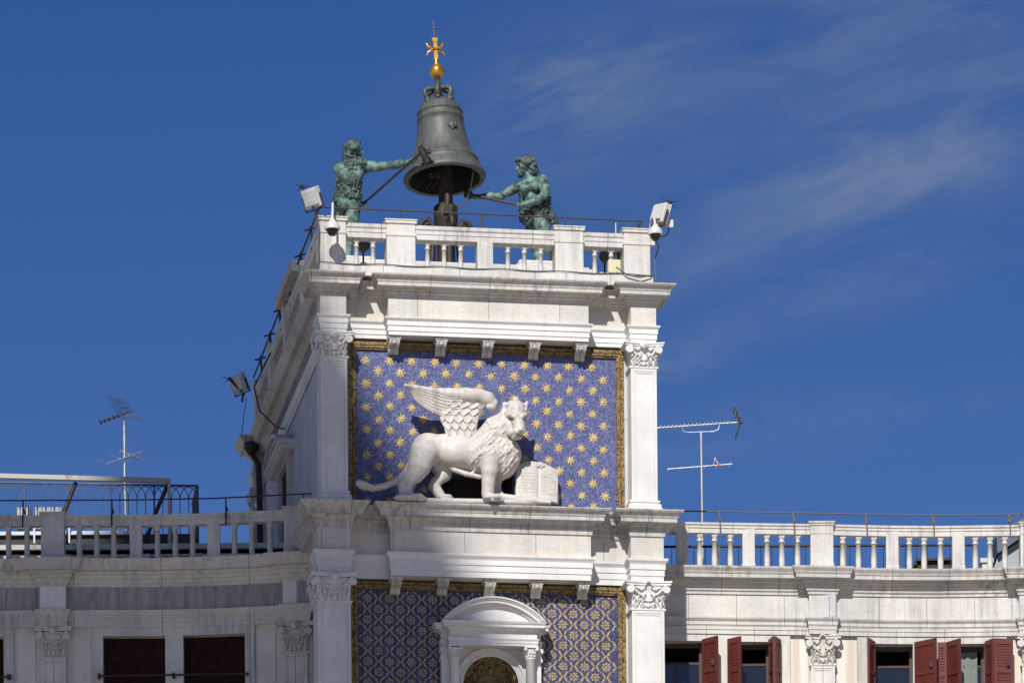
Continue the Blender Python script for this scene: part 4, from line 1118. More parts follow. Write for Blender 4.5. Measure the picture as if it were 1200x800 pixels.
page([S3(915,508,-.42),S3(1023,502,-.46),S3(1022,690,-.62),S3(908,682,-.60)], 0).build('page', [M['lion_stone'],M['ink']], book)
page([S3(1128,540,-.38),S3(1025,520,-.46),S3(1024,690,-.62),S3(1124,706,-.58)][::1], 1).build('page', [M['lion_stone'],M['ink']], book)
m = MB(); vs = [S3(908,503,-.36),S3(985,488,-.34),S3(1056,500,-.34),S3(1130,538,-.31),S3(1130,712,-.50),S3(905,690,-.50)]
m.add([p for p in vs]+[p+Vector((0,.06,0)) for p in vs], [(5,4,3,2,1,0),(6,7,8,9,10,11)]+[(i,(i+1)%6,6+(i+1)%6,6+i) for i in range(6)])
m.build('cover', M['lion_stone'], book)
m = MB(); 
for x, y, r in ((1035,508,20),(1048,515,14),(1022,516,14),(1040,524,10)): m.ell(S3(x,y,-.45), r*LM, .06, r*LM*.7, 8, 6)
m.build('clasp', M['lion_stone'], book)

# ================================================================== the two long buildings either side
YL = [(-16.32,3.15),(-11.118,3.15),(-9.69,3.16),(-7.752,3.21),(-6.426,3.12),(-5.508,2.97),(-4.488,2.8),(-3.672,2.66)]
YR = [(2.448,4.12),(3.825,4.3),(4.998,4.43),(6.528,4.58),(8.211,4.8),(9.343,4.87),(11.118,4.84),(15.3,4.72)]
def yat(Y, x):
    for (a,b),(c,d) in zip(Y, Y[1:]):
        if x <= c: return b+(d-b)*(x-a)/(c-a)
    return Y[-1][1]
def bends(Y, x0, x1): return [x0]+[x for x,_ in Y if x0+.01 < x < x1-.01]+[x1]
def strip(m, Y, x0, x1, o0, o1, z0, z1, mat=0):                # o0 front, o1 back, measured behind the front line
    for a, b in zip(bends(Y,x0,x1), bends(Y,x0,x1)[1:]):
        m.prism([(a,yat(Y,a)+o0),(b,yat(Y,b)+o0),(b,yat(Y,b)+o1),(a,yat(Y,a)+o1)], z0, z1, mat)
    return m
def jog_path(Y, x0, x1, piers, dep, hw):
    xs = [(x,0) for x in bends(Y,x0,x1)]
    P = []
    for p in piers:
        xs = [q for q in xs if not (p-hw-.02 < q[0] < p+hw+.02)]
        xs += [(p-hw,0),(p-hw+1e-4,dep),(p+hw-1e-4,dep),(p+hw,0)]
    return [(x, yat(Y,x)-d) for x,d in sorted(xs)]
class Wing: pass
def wing(label, Y, x0, x1, wide, narrow, balx, pil_w, hw, mats):
    W = Wing(); xc = (x0+x1)/2; yc = yat(Y,xc); W.off = (-xc,-yc,0); W.Y = Y
    W.t = thing('arcaded_building', label, 'building', (xc,yc,0))
    def put(m, name, mat, bevel=0): return m.build(name, mat, W.t, W.off, bevel)
    W.put = put
    path = jog_path(Y, x0, x1, wide, .13, hw)
    back = [(x1, yat(Y,x1)+1.2),(x0, yat(Y,x0)+1.2)]
    fill = lambda m, z0, z1: m.prism([(x,y+.008) for x,y in path]+back, z0, z1)
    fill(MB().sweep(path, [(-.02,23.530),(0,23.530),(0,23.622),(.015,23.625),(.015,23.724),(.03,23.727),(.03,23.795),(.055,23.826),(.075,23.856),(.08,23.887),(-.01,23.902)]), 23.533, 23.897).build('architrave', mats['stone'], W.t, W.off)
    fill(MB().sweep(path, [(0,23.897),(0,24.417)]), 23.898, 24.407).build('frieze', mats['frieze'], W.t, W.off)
    for p in wide: put(MB().box(p-hw+.02, p+hw-.02, yat(Y,p)-.133, yat(Y,p)-.1, 23.905, 24.402), 'frieze_block', mats['block'])   # plain blocks of the frieze over the pilasters
    fill(MB().sweep(path, [(-.01,24.387),(.03,24.392),(.03,24.448),(.06,24.468),(.07,24.540),(.11,24.560),(.13,24.621),(.17,24.642),(.18,24.693),(.30,24.703),(.30,24.785),(.315,24.790),(.33,24.836),(.37,24.897),(.375,24.938),(-.01,25.004)]), 24.397, 24.999).build('cornice', mats['cornice'], W.t, W.off)
    b = bpy.data.objects.new('balustrade', None); COL.objects.link(b); b.parent = W.t; b.location = W.off
    W.b = b
    pm = []
    Z0, Z1, Z2, Z3 = 24.989, 25.733, 25.953, 26.009
    for p in wide:
        y = yat(Y,p); m = MB().box(p-.25,p+.25,y-.06,y+.30,Z0,Z3-.02)
        for q, za, zb in ((.012,Z1+.0,Z1+.02),(.02,Z3-.09,Z3-.04),(.04,Z3-.04,Z3)): m.box(p-.25-q,p+.25+q,y-.06-q,y+.3+q,za,zb)
        m.box(p-.262,p+.262,y-.072,y+.3,Z0,Z0+.11)
        m.build('pier', mats['rail'], b, bevel=.008)
    for p in narrow:
        y = yat(Y,p); MB().box(p-.135,p+.135,y+.012,y+.22,Z0,Z2-.012).box(p-.145,p+.145,y+.0,y+.22,Z0,Z0+.10).build('pier', mats['rail'], b, bevel=.006)
    bm = baluster_mb(Z1-Z0, .062).build('baluster', mats['rail'], b, (balx[0], yat(Y,balx[0])+.115, Z0))
    for x in balx[1:]:
        c = dup(bm, b, (x, yat(Y,x)+.115, Z0)); c.rotation_euler = (0,0,random.uniform(-.1,.1))
    m = MB(); edges = [x0]+[e for p in sorted(wide) for e in (p-.25,p+.25)]+[x1]
    for a, e in zip(edges[::2], edges[1::2]):
        m.sweep([(x,yat(Y,x)) for x in bends(Y,a,e)], [(-.235,Z1),(-.02,Z1),(-.02,Z1+.10),(.0,Z1+.11),(.0,Z1+.155),(.025,Z1+.175),(.03,Z2),(-.27,Z2+.004),(-.235,Z1)])
    m.build('handrail', mats['rail'], b)
    return W
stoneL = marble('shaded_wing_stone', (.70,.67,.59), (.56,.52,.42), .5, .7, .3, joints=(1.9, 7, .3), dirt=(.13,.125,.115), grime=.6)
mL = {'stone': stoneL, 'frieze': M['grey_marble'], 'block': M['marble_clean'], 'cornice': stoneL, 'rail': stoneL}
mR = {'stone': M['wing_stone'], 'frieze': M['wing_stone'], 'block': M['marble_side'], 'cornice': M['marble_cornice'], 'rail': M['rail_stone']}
balL = [-13.158,-12.75,-12.342,-11.689,-11.302,-10.914,-10.516,-9.384,-9.012,-8.644,-7.701,-7.313,-6.936,-6.023,-5.646,-5.253]
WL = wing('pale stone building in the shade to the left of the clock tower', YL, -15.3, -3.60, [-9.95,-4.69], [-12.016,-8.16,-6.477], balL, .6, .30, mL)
balR = [4.07,4.396,4.743,5.549,5.875,6.222,7.222,7.568,7.91,8.696,9.022,9.384,10.149,10.47,10.797,11.934,12.291,12.648]
WR = wing('sunlit white stone building with red shutters to the right of the clock tower', YR, 2.8, 14.8, [6.752,11.373], [3.682,5.141,8.313,9.772,13.056], balR, .6, .30, mR)
def wing_wall(W, holes, ztop, zsill, mats, frames, panels, pil, pmask):
    Y = W.Y; xs = sorted(holes); lo = bends(Y,-15.3,-3.6)[0] if Y is YL else 2.8; hi = -3.60 if Y is YL else 14.8
    m = MB(); e = [lo]+[q for h in xs for q in h]+[hi]
    for a, b in zip(e[::2], e[1::2]): strip(m, Y, a, b, .10, .55, 0, ztop)
    strip(m, Y, lo, hi, .10, .55, ztop, 23.534)
    for a, b in xs: strip(m, Y, a, b, .10, .55, 0, zsill)
    W.put(m, 'wall', mats['wall'])
    m = MB(); strip(m, Y, lo, hi, 2.0, 2.1, 0, 23.530); strip(m, Y, lo, hi, .5, 2.1, 23.520, 23.530); W.put(m, 'room', M['black'])
    for a, b in frames:                                         # stone surround running round a pair of windows
        m = MB(); hs = [h for h in xs if a < h[0] and h[1] < b]
        ed = [a]+[q for h in hs for q in h]+[b]
        for p, q in zip(ed[::2], ed[1::2]): strip(m, Y, p, q, .03, .104, zsill, ztop)
        strip(m, Y, a, b, .028, .104, ztop, 23.530)
        W.put(m, 'window_surround', mats['stone'])
    for a, b, zt in panels:
        m = MB(); strip(m, Y, a, b, .07, .104, 15, zt); W.put(m, 'wall_panel', mats['panel'])
    for p in pil:
        o = pilaster(W.t, 0, .53, -.02, 15, 22.857, 23.530, .5, mats['pil'], pmask, 0, False)
        o.location = (p+W.off[0], yat(Y,p)+W.off[1], 0)
def mats_(w, s, p, q): return {'wall': w, 'stone': s, 'panel': p, 'pil': q}
ZWL, ZWR = tw(150,745,3.25)[1], tw(830,752,4.5)[1]
hL = [(-12.342,-11.036),(-8.894,-7.548),(-7.155,-5.814)]
wing_wall(WL, hL, ZWL, 20.878, mats_(M['stucco'], stoneL, M['stucco'], stoneL), [(-12.546,-10.832),(-9.078,-5.61)], [(-10.761,-10.353,23.428),(-9.547,-9.16,23.428),(-5.569,-5.151,23.408)], [-9.95,-4.72], True)
hR = [(2.958,4.1),(4.937,5.579),(7.905,8.752),(9.761,10.333),(12.444,13.26)]
wing_wall(WR, hR, ZWR, 20.878, mats_(M['wing_stone'], M['wing_stone'], M['striped'], M['wing_stone']), [(2.856,6.038),(7.517,10.812)], [(6.049,6.426,23.448),(7.079,7.507,23.448),(10.832,11.118,23.448)], [6.752,11.404], False)
for i, (a, b) in enumerate(hL):                                 # closed brown shutters
    m = MB(); strip(m, YL, a, b, .30, .34, 20.878, ZWL)
    n = 4
    for k in range(n+1): x = a+(b-a)*k/n; m.box(max(a,x-.035), min(b,x+.035), yat(YL,x)+.285, yat(YL,x)+.31, 20.878, ZWL)
    WL.put(m, 'window_shutter', M['brown'])
m = MB(); y = yat(YL,-7.3)-.10; zb = tw(200,791,3.1)[1]         # iron bar across the two windows
m.tube([(-9.0,y,zb),(-5.73,y-.1,zb)], .022, 6)
for x in (-8.97,-7.36,-5.75): m.box(x-.03,x+.03,y-.04,y+.16,zb-.05,zb+.05)
WL.put(m, 'window_bar', M['iron'])
m = MB(); m.tube([(-12.5,y,zb),(-10.91,y,zb)], .022, 6); m.box(-10.95,-10.87,y-.03,y+.16,zb-.05,zb+.05); WL.put(m, 'window_bar', M['iron'])
for i, (a, b) in enumerate(hR):                                 # glazed windows standing back in their openings
    y = yat(YR,(a+b)/2)
    f = MB(); w_ = .06
    for x0, x1, z0, z1 in ((a,a+w_,20.878,ZWR-.02),(b-w_,b,20.878,ZWR-.02),(a+w_,b-w_,ZWR-.10,ZWR-.02)): f.box(x0,x1,y+.36,y+.42,z0,z1)
    if i == 0: f.box(a+.55,a+.62,y+.36,y+.42,20.878,ZWR-.45)
    f.box(a+w_,b-w_,y+.365,y+.415,ZWR-.46,ZWR-.41)
    o = f.build('window_frame', M['wood'], WR.t, WR.off)
    MB().box(a+w_,b-w_,y+.385,y+.395,20.878,ZWR-.46).build('pane', M['glass'], o)
    if i == 3:
        m = MB(); m.add([(a+.08+.07*k, y+.35+.03*math.sin(k*2.2), z) for z in (20.878,ZWR-.12) for k in range(6)], [(k,k+1,7+k,6+k) for k in range(5)], 0, True); m.build('curtain', M['curtain'], o)
def shutter(x0, o0, x1, o1, knob=False):
    """one louvred leaf from (x0, out o0) to (x1, out o1) in front of the wall"""
    a = Vector((x0, yat(YR,x0)+.05-o0)); b = Vector((x1, yat(YR,x1)+.05-o1)); d = (b-a); L = d.length; d.normalize(); n = Vector((d.y,-d.x))
    m = MB(); zt = ZWR+.03; z0 = 20.878
    ang = math.atan2(d.y, d.x); Rt = Matrix.Rotation(ang, 4, 'Z')
    def pc(t0, t1, za, zb, th, tilt=None):
        c = a+d*((t0+t1)/2)
        rot = Rt if tilt is None else Rt @ Matrix.Rotation(tilt, 4, 'X')
        m.obox((c.x,c.y,(za+zb)/2), t1-t0, th, zb-za, rot)
    fw = min(.06, L*.2)
    pc(0,fw,z0,zt,.05); pc(L-fw,L,z0,zt,.05); pc(fw,L-fw,zt-.12,zt,.048); pc(fw,L-fw,zt-.75,zt-.66,.048)
    pc(fw,L-fw,z0,zt-.12,.012)
    z = zt-.16
    while z > z0+.8:
        pc(fw,L-fw,z-.045,z,.010,R(28)); z -= .062
    o = m.build('shutter', M['red'], WR.t, WR.off)
    if knob:
        c = a+d*(L-fw*2)+n*.04; MB().box(c.x-.03,c.x+.03,c.y-.03,c.y+.03,zt-.62,zt-.50).tube([(c.x,c.y,zt-.52),(c.x+n.x*.04,c.y+n.y*.04,zt-.60)], .02, 6).build('latch', M['iron'], o)
    return o
for q in ((4.111,0.03,4.422,0.45,1),(4.667,0.1,4.927,0.42,0),(5.579,0.1,5.651,0.48,0),(5.671,0.46,5.814,0.1,0),(7.727,0.46,7.9,0.05,0),(8.792,0.05,9.221,0.5,1),(9.292,0.03,9.486,0.06,0),(9.496,0.05,9.751,0.45,0),(10.343,0.08,10.475,0.4,0),(10.491,0.4,10.914,0.33,1)): shutter(*q)

# ---- iron guard rails along the tops of the three balustrades
def guard(m, pts, r=.017): m.tube(pts, r, 6)
gl = thing('guard_rail', 'thin dark iron guard rail above the left balustrade', 'guard rail', (-9,3.2,25.978), 0, 'guard rails on the balustrades')
of = (9,-3.2,-25.978); m = MB(); zg = 26.284
guard(m, [(x, yat(YL,x)+.03, zg) for x in (-14.28,-11.118,-8.16,-6.426,-5.304,-4.182)]); m.build('rail', M['rust'], gl, of)
for x in (-12.444,-10.588,-8.67,-6.202,-4.508):
    y = yat(YL,x); m = MB().tube([(x,y+.03,zg),(x,y+.03,25.998),(x,y-.055,25.947),(x,y-.06,25.672)], .018, 6).tube([(x,y+.03,26.100),(x+.03,y+.06,25.998)], .028, 6); m.build('post', M['iron'], gl, of)
gr = thing('guard_rail', 'thin grey guard rail above the sunlit right balustrade', 'guard rail', (8,4.7,25.978), 0, 'guard rails on the balustrades')
of = (-8,-4.7,-25.978); m = MB()
guard(m, [(x, yat(YR,x)+.03, 26.202) for x in (3.162,3.825,4.998,6.528,8.16,9.384,11.118,13.26)]); guard(m, [(11.17,yat(YR,11.12),26.223),(10.81,yat(YR,10.81),25.998)], .014); m.build('rail', M['cable'], gr, of)
for x in (4.488,6.12,7.721,9.2,10.873):
    y = yat(YR,x); m = MB().tube([(x,y+.03,26.202),(x,y+.03,25.978),(x+.03,y-.05,25.947),(x+.03,y-.055,25.672)], .016, 6).tube([(x,y+.03,26.223),(x+.02,y+.02,26.100),(x+.05,y,25.998)], .026, 6); m.build('post', M['cable'], gr, of)
gt = thing('guard_rail', 'rusty iron guard rail around the top of the clock tower balustrade', 'guard rail', tloc(0,0,31.1), PHI, 'guard rails on the balustrades')
of = (0,0,-31.1); m = MB(); zt = 31.41
guard(m, [(-3.47,-.02,zt),(3.35,-.02,zt-.03)], .016); guard(m, [(-3.49,-.02,zt-.02),(-3.49,13.2,zt-.02)], .022); guard(m, [(3.30,-.02,zt-.04),(3.17,.0,31.2)], .014); guard(m, [(3.33,-.02,zt-.04),(3.36,9,zt-.04)], .016)
m.build('rail', M['rust'], gt, of)
for u in (-1.80,-.07,1.70,3.30): MB().tube([(u,-.02,zt),(u,-.02,31.08)], .022, 6).build('post', M['rust'], gt, of)
for v in (1.5,3.4,5.6,7.6,9.6,11.6):
    MB().tube([(-3.49,v,zt),(-3.45,v,30.95)], .03, 6).tube([(-3.62,v,zt-.05),(-3.38,v,zt+.03)], .022, 5).tube([(-3.5,v-.12,zt+.02),(-3.5,v+.12,zt-.06)], .022, 5).build('post', M['iron'], gt, of)

# ---- floodlights, cameras, bird spikes, boxes on the tower
def floodlight(name_label, u, v, z, yaw, tilt, s=1.0, roll=0):
    t = thing('floodlight', name_label, 'floodlight', tloc(u,v,z), PHI+yaw, 'floodlights on the tower top')
    Mx = Matrix.Rotation(tilt, 4, 'X') @ Matrix.Rotation(roll, 4, 'Y')
    def b(m, c, x, y, zz): m.obox(Mx @ Vector(c), x*s, y*s, zz*s, Mx)
    m = MB(); b(m,(0,0,.30*s),.42,.14,.44); b(m,(0,.09*s,.30*s),.34,.08,.34); b(m,(0,-.075*s,.30*s),.44,.02,.46)
    m.build('housing', M['white_paint'], t, bevel=.02)
    m = MB(); b(m,(0,-.088*s,.30*s),.36,.006,.36); m.build('front_glass', M['glass'], t)
    m = MB()
    for q in (-1,1): b(m,(q*.235*s,0,.20*s),.025,.05,.34)
    b(m,(0,0,.02),.50,.05,.03); m.tube([(0,0,0),(0,.05,-.18)], .025, 6); m.build('bracket', M['rust'], t)
    for zz in (.12,.30,.47):
        pass
    return t
def P(px, py, v): u, z = tr(px, py, v); return (u, v, z)
q = P(370,247,-.15); floodlight('white floodlight turned away on the left corner pier of the tower', q[0], q[1], q[2], R(150), R(-20), .88, R(10))
q = P(770,266,-.1); floodlight('white floodlight tilted on the right corner pier of the tower', q[0], q[1], q[2], R(118), R(14), .95, R(-8))
q = P(285,462,11.5); floodlight('white floodlight seen far back on the left edge of the tower roof', q[0], q[1], q[2], R(140), R(-20), .9, R(12))
def spike(label, p0, p1, v):
    a = Vector(P(*p0, v)); b = Vector(P(*p1, v))
    t = thing('bird_spike', label, 'bird spike', tloc(*a), PHI, 'spiked rods beside the floodlights')
    d = b-a; m = MB().tube([(0,0,0), d*.45, d*.5, d*.95], [.018,.018,.03,.03], 6); m.build('rod', M['rust'], t)
    m = MB(); m.ell(d, .04,.04,.04, 8, 6)
    for k in range(5):
        q = k*2*math.pi/5+.3; m.tube([d, d+Vector((.22*math.cos(q),.12*math.sin(q*1.3),.14*math.sin(q)))], [.014,.003], 5)
    m.build('spikes', M['iron'], t)
spike('thin spiked rod leaning left past the left corner floodlight', (371,251), (354,219), -.2)
spike('thin spiked rod leaning right past the right corner floodlight', (775,266), (785,237), -.1)
spike('thin spiked rod leaning left by the far side floodlight', (287,463), (269,444), 11.4)
def dome_camera(label, top, dome, v, out, r=.17):
    a = Vector(P(*top, v)); b = Vector(P(*dome, v-out))
    t = thing('dome_camera', label, 'security camera', tloc(*a), PHI, 'dome cameras on the tower corners')
    d = b-a
    m = MB().tube([(0,.1,-.22),(0,0,-.02),(0,-out*.3,.05),(d.x*.6,d.y*.9,.06),(d.x,d.y,d.z+.18)], .024, 8); m.build('arm', M['white_paint'], t)
    m = MB().lathe([(r*1.0,-.02),(r*1.02,.02),(r*.8,.10),(r*.45,.15),(r*.3,.2),(0,.21)], d, 20); m.build('hood', M['white_paint'], t)
    m = MB().lathe([(0,-.15),(r*.35,-.145),(r*.62,-.10),(r*.78,-.02)], d, 16); m.build('lens_dome', M['lens'], t)
    return t
dome_camera('white dome camera hanging in front of the left corner pier', (389,248), (389.5,268), -.12, .42, .165)
dome_camera('white dome camera hanging beside the right corner pier', (762,262), (768,274), -.1, .30, .155)
q = P(762,281,.05); o = MB().box(-.09,.09,-.06,.06,-.13,.13).build('wall_box', M['white_paint'], None, tloc(*q), bevel=.01); o.rotation_euler[2] = PHI; tag(o, 'small white box on the side of the right corner pier', 'box')
q = P(784,262,-.1); a = thing('antenna_panel', 'small flat white panel on a bent arm at the right corner', 'antenna', tloc(*q), PHI)
MB().box(-.09,.09,-.02,.02,-.08,.08).build('panel', M['white_paint'], a, bevel=.008); MB().tube([(0,.03,-.05),(.0,.05,-.16),(-.05,.06,-.24),(-.22,.08,-.26)], .014, 6).build('arm', M['iron'], a)
q = P(719.5,313,-.16); o = MB().box(-.13,.13,-.08,.08,-.14,.14).build('junction_box', M['cream'], None, tloc(*q), bevel=.012); o.rotation_euler[2] = PHI; tag(o, 'cream junction box on the ledge left of the right corner pier', 'junction box')
q = P(722,309,.4); o = MB().lathe([(.03,0),(.03,.5),(.018,.52),(.018,.86),(0,.87)], (0,0,0), 8).build('pole', M['alu'], None, tloc(*q)); tag(o, 'short white pole behind the balustrade by the cream box', 'pole')
def spotlight(label, px, py, v):
    q = P(px,py,v); t = thing('spotlight', label, 'spotlight', tloc(*q), PHI, 'spotlights behind the tower balustrade')
    Mx = Matrix.Rotation(R(75), 3, 'X')
    MB().lathe([(.06,-.12),(.10,-.08),(.13,.0),(.14,.06),(.12,.06)], (0,0,0), 14, M=Mx).build('housing', M['cable'], t); MB().lathe([(0,.05),(.12,.05)], (0,0,0), 14, M=Mx).build('front_glass', M['alu'], t)
    MB().tube([(0,.05,-.1),(0,.05,-.35)], .022, 6).box(-.07,.07,-.02,.12,-.37,-.34).build('stand', M['iron'], t)
spotlight('round dark spotlight between the first two balusters on the left', 426, 289, .55)
spotlight('round spotlight behind the balusters left of the cream box', 709, 302, .55)
spotlight('round spotlight behind the balusters right of the cream box', 726, 299, .55)
def cable(label, pts, r=.012, mat='cable', g='loose cables on the tower'):
    a = Vector(tloc(*pts[0])); o = MB().tube([Vector(tloc(*p))-a for p in pts], r, 6).build('cable', M[mat], None, a); tag(o, label, 'cable', g)
cable('thin cable lying along the ledge under the tower balustrade', [(u, -.315, 30.172+.012*math.sin(u*5)) for u in [-3.5+.25*k for k in range(29)]], .012)
cable('grey cable sagging below the right corner pier', [P(722,313,-.33),P(735,322,-.36),P(750,325,-.38),P(762,323,-.36),P(767,318,-.33)], .015)
cable('dark cable dropping down the right edge of the right corner pier', [P(768,280,-.05),P(772,290,-.05),P(767,305,-.08),P(768,318,-.1),P(769,330,-.3)], .014)
cable('dark cable dropping down the left corner pier', [P(372,253,-.14),P(374,270,-.14),P(373,290,-.14),P(374,305,-.14),P(371,316,-.3)], .016)
cable('black cable sagging down the left side cornice of the tower', [(-3.52,9.2,30.9),(-3.9,9.25,30.1),(-3.8,9.0,29.5),(-3.5,8.4,29.0),(-3.40,7.8,28.8)], .018, 'dark_pipe')
cable('thin wire hanging below the far side floodlight', [P(289,466,11.4),P(286,485,11.4),P(283,510,11.4)], .010, 'cable')

# ---- roof terraces and aerials behind the balustrades
bk_ = thing('rear_balustrade', 'second stone balustrade seen low through the left balusters', 'balustrade', (-9,5.9,24.96))
of = (9,-5.9,-24.96)
b0 = baluster_mb(.745, .062).build('baluster', stoneL, bk_, (-14.3+9, .1, 0.03))
x = -13.9
while x < -4.2:
    if abs((x+9.95)%1.73) > .22: dup(b0, bk_, (x+9, .1, .03))
    x += .378
for p in (-13.4,-11.68,-9.95,-8.21,-7.05,-4.75): MB().box(p-.14,p+.14,5.9,6.1,24.96,25.74).build('pier', stoneL, bk_, of)
MB().sweep([(-14.5,5.9),(-3.9,5.9)], [(-.235,25.735),(-.02,25.735),(-.02,25.83),(.02,25.85),(.03,25.955),(-.27,25.96)]).box(-14.5,-3.9,5.92,6.13,25.737,25.95).build('handrail', stoneL, bk_, of)
ter = thing('roof_terrace', 'dark roof terrace with a pale edge behind the left balustrade', 'roof terrace', (-10,8,0))
of = (-10*-1,-8,0)
xr, zr = tw(229,630,8.5)
m = MB().box(-18,xr-.0,8.3,11.8,24.6,tw(100,626,8.3)[1]); m.build('slab', M['lead'], ter, of)
za = tw(100,626,8.3)[1]; MB().box(-18,tw(160,622,8.3)[0],8.2,8.3,za-.02,za+.06).build('lit_edge_strip', M['sheet'], ter, of)  # pale strip paints the lit top edge of the slab
m = MB()
for px0, px1 in ((20,35),(41,72)): m.box(tw(px0,598,8.9)[0],tw(px1,598,8.9)[0],8.9,9.2,za,tw(50,594,8.9)[1])
m.build('planter_box', M['grey_panel'], ter, of)
m = MB()
for px in (40,81): m.box(tw(px,620,7.9)[0]-.02,tw(px,620,7.9)[0]+.02,7.9,7.94,tw(40,636,7.9)[1],tw(40,616,7.9)[1])
m.build('post', M['sheet'], ter, of)
# arched iron fence on the terrace
tf = thing('terrace_fence', 'iron fence of pointed arches on the roof terrace at the left', 'fence', (-8,8.6,za))
of = (8,-8.6,-za)
xc_, zc1 = tw(231,569,8.6); zl = tw(0,565,8.6)[1]; ztop_ = lambda x: zl+(zc1-zl)*(x-tw(0,565,8.6)[0])/(xc_-tw(0,565,8.6)[0])
m = MB(); m.tube([(-16,8.6,ztop_(-16)),(xc_,8.6,ztop_(xc_))], .028, 6); m.tube([(-16,8.6,za+.25),(xc_,8.6,za+.25)], .016, 6); m.build('top_rail', M['blue_grey'], tf, of)
sp = .196; x = xc_; k = 0; arches = MB()
while x > -12.5:
    zt = ztop_(x)-.03
    arches.tube([(x,8.6,za),(x,8.6,zt-.30)]+[(x-sp*1.0*(1-math.cos(t)),8.6,zt-.30+.30*math.sin(t)) for t in [math.pi/2*j/5 for j in range(1,6)]], .0105, 5)
    arches.tube([(x,8.6,zt-.30)]+[(x+sp*1.0*(1-math.cos(t)),8.6,zt-.30+.30*math.sin(t)) for t in [math.pi/2*j/5 for j in range(1,6)] if x+sp < xc_+.02], .0105, 5) if x+sp < xc_+.02 else None
    if k % 5 == 0: arches.tube([(x,8.6,za),(x,8.6,zt)], .022, 5)
    x -= sp; k += 1
arches.build('arch_bars', M['blue_grey'], tf, of)
m = MB()                                                        # return of the fence, seen edge on
for j in range(12): y = 8.6+.15*j; m.tube([(xc_-.02*j,y,za),(xc_-.02*j,y,zc1-.03)], .011, 5)
m.tube([(xc_,8.6,zc1),(xc_-.24,10.4,zc1)], .028, 6).tube([(xc_,8.6,za-.5),(xc_,8.6,zc1)], .04, 6); m.build('return_bars', M['blue_grey'], tf, of)
# steel frame of the awning
af = thing('awning_frame', 'white rust-streaked steel beam on posts above the roof terrace', 'awning frame', (-9,7.7,za))
of = (9,-7.7,-za); xe, ze = tw(200,562,7.7); xs_, zs_ = tw(0,556.5,7.7)
sl_ = (ze-zs_)/(xe-xs_)
m = MB(); m.add([(x,y,z+(x-xe)*sl_) for z in (ze-.07,ze+.03) for x,y in ((-18,7.65),(xe,7.65),(xe,7.75),(-18,7.75))], [(3,2,1,0),(4,5,6,7),(0,1,5,4),(1,2,6,5),(2,3,7,6),(3,0,4,7)])
m.build('beam', M['rusty_white'], af, of)
MB().box(xe-.07,xe,7.66,7.74,za-.8,ze-.072).build('post', M['rusty_white'], af, of)
x2 = tw(92,560,7.7)[0]
for a, b in (((197,567),(180,606)),((89,565),(74,603)),((-12,565),(-28,603))):
    p, q = tw(*a,7.8), tw(*b,7.8); MB().tube([(p[0],7.8,p[1]),(q[0],7.8,q[1]),(q[0]-.25,7.8,q[1]-.75)], .05, 6).build('brace', M['iron'], af, of)
def aerial(name_label, base, mats):
    return thing('tv_aerial', name_label, 'TV aerial', base)
def elem(m, c, d, L, r=.008): m.tube([Vector(c)-Vector(d)*L/2, Vector(c)+Vector(d)*L/2], r, 5)
Ya = 9.5
bx, bz = tw(148.5,660,Ya); tx, tz = tw(145.5,484,Ya)
al = aerial('tv aerial on a bright mast above the left roof terrace', (bx,Ya,bz), 0); o = Vector((bx,Ya,bz))
MB().tube([(0,0,0),(tx-bx,0,(tz-bz)*.6),(tx-bx,0,tz-bz)], [.035,.032,.028], 8).build('mast', M['alu'], al)
m = MB(); p0 = Vector((tw(147,484,Ya)[0],Ya,tw(147,484,Ya)[1]))-o; p1 = Vector((tw(121,494.5,Ya)[0],Ya-.9,tw(121,495,Ya-.9)[1]))-o
m.tube([p0+(p0-p1)*.12, p1], .014, 6)
d = (p1-p0).normalized(); sd = Vector((.70,-.65,.12)).normalized()
for k in range(6):
    c = p0.lerp(p1, .12+.17*k); elem(m, c, sd.cross(d).normalized(), .10, .02); m.ell(c, .03,.03,.03, 6, 5)
m.build('boom', M['iron'], al)
m = MB(); c0 = p0+Vector((0,0,0))
for k in range(15):                                             # V-shaped mesh reflector
    t = -.5+k/14
    for sgn in (-1,1): m.tube([c0+Vector((t*.42,t*-.1,0)), c0+Vector((t*.45-.20*sgn-.02,-.30+t*-.1,.20*sgn+.1*(sgn>0)-t*.12))], .004, 4)
for sgn in (-1,1):
    for s in (.33,.66,1): m.tube([c0+Vector((t*.42*(1-s)+s*(t*.45-.20*sgn-.02), -.30*s, s*(.20*sgn+.1*(sgn>0)-t*.12))) for t in (-.5,.5)], .005, 4)
m.build('reflector', M['blue_grey'], al)
m = MB(); zc2 = tw(147,535,Ya)[1]-bz; xm = (tx-bx)*.8; a = Vector((tw(127,543,Ya)[0]-bx,-.5,tw(127,543.5,Ya-.5)[1]-bz)); b = Vector((tw(169,528,Ya)[0]-bx,.5,tw(169,528,Ya+.5)[1]-bz))
m.tube([a,b], .018, 6); dd = Vector((.75,.62,-.17)).normalized()
for c, L in ((a,.72),(a.lerp(b,.38),.70),(a.lerp(b,.68),.75),(b,.80)): elem(m, c, dd, L, .008)
elem(m, a.lerp(b,.62), dd, .62, .02)
m.build('lower_boom', M['alu'], al)
Ya = 8.0
bx, bz = tw(823.5,655,Ya); tx, tz = tw(821.5,506,Ya); o = Vector((bx,Ya,bz))
ar_ = aerial('tv aerial with two yagi booms on a grey mast behind the right balustrade', (bx,Ya,bz), 0)
MB().tube([(0,0,0),(tx-bx,0,tz-bz)], .028, 8).build('mast', M['alu'], ar_)
def pt(px, py, dy=0): x, z = tw(px, py, Ya+dy); return Vector((x, Ya+dy, z))-o
m = MB(); a, b = pt(768,501.5), pt(868,494.5); m.tube([a,b], .018, 6)
for k in range(19): elem(m, a.lerp(b,.02+.047*k), Vector((.12,1,.0)), .30, .010)
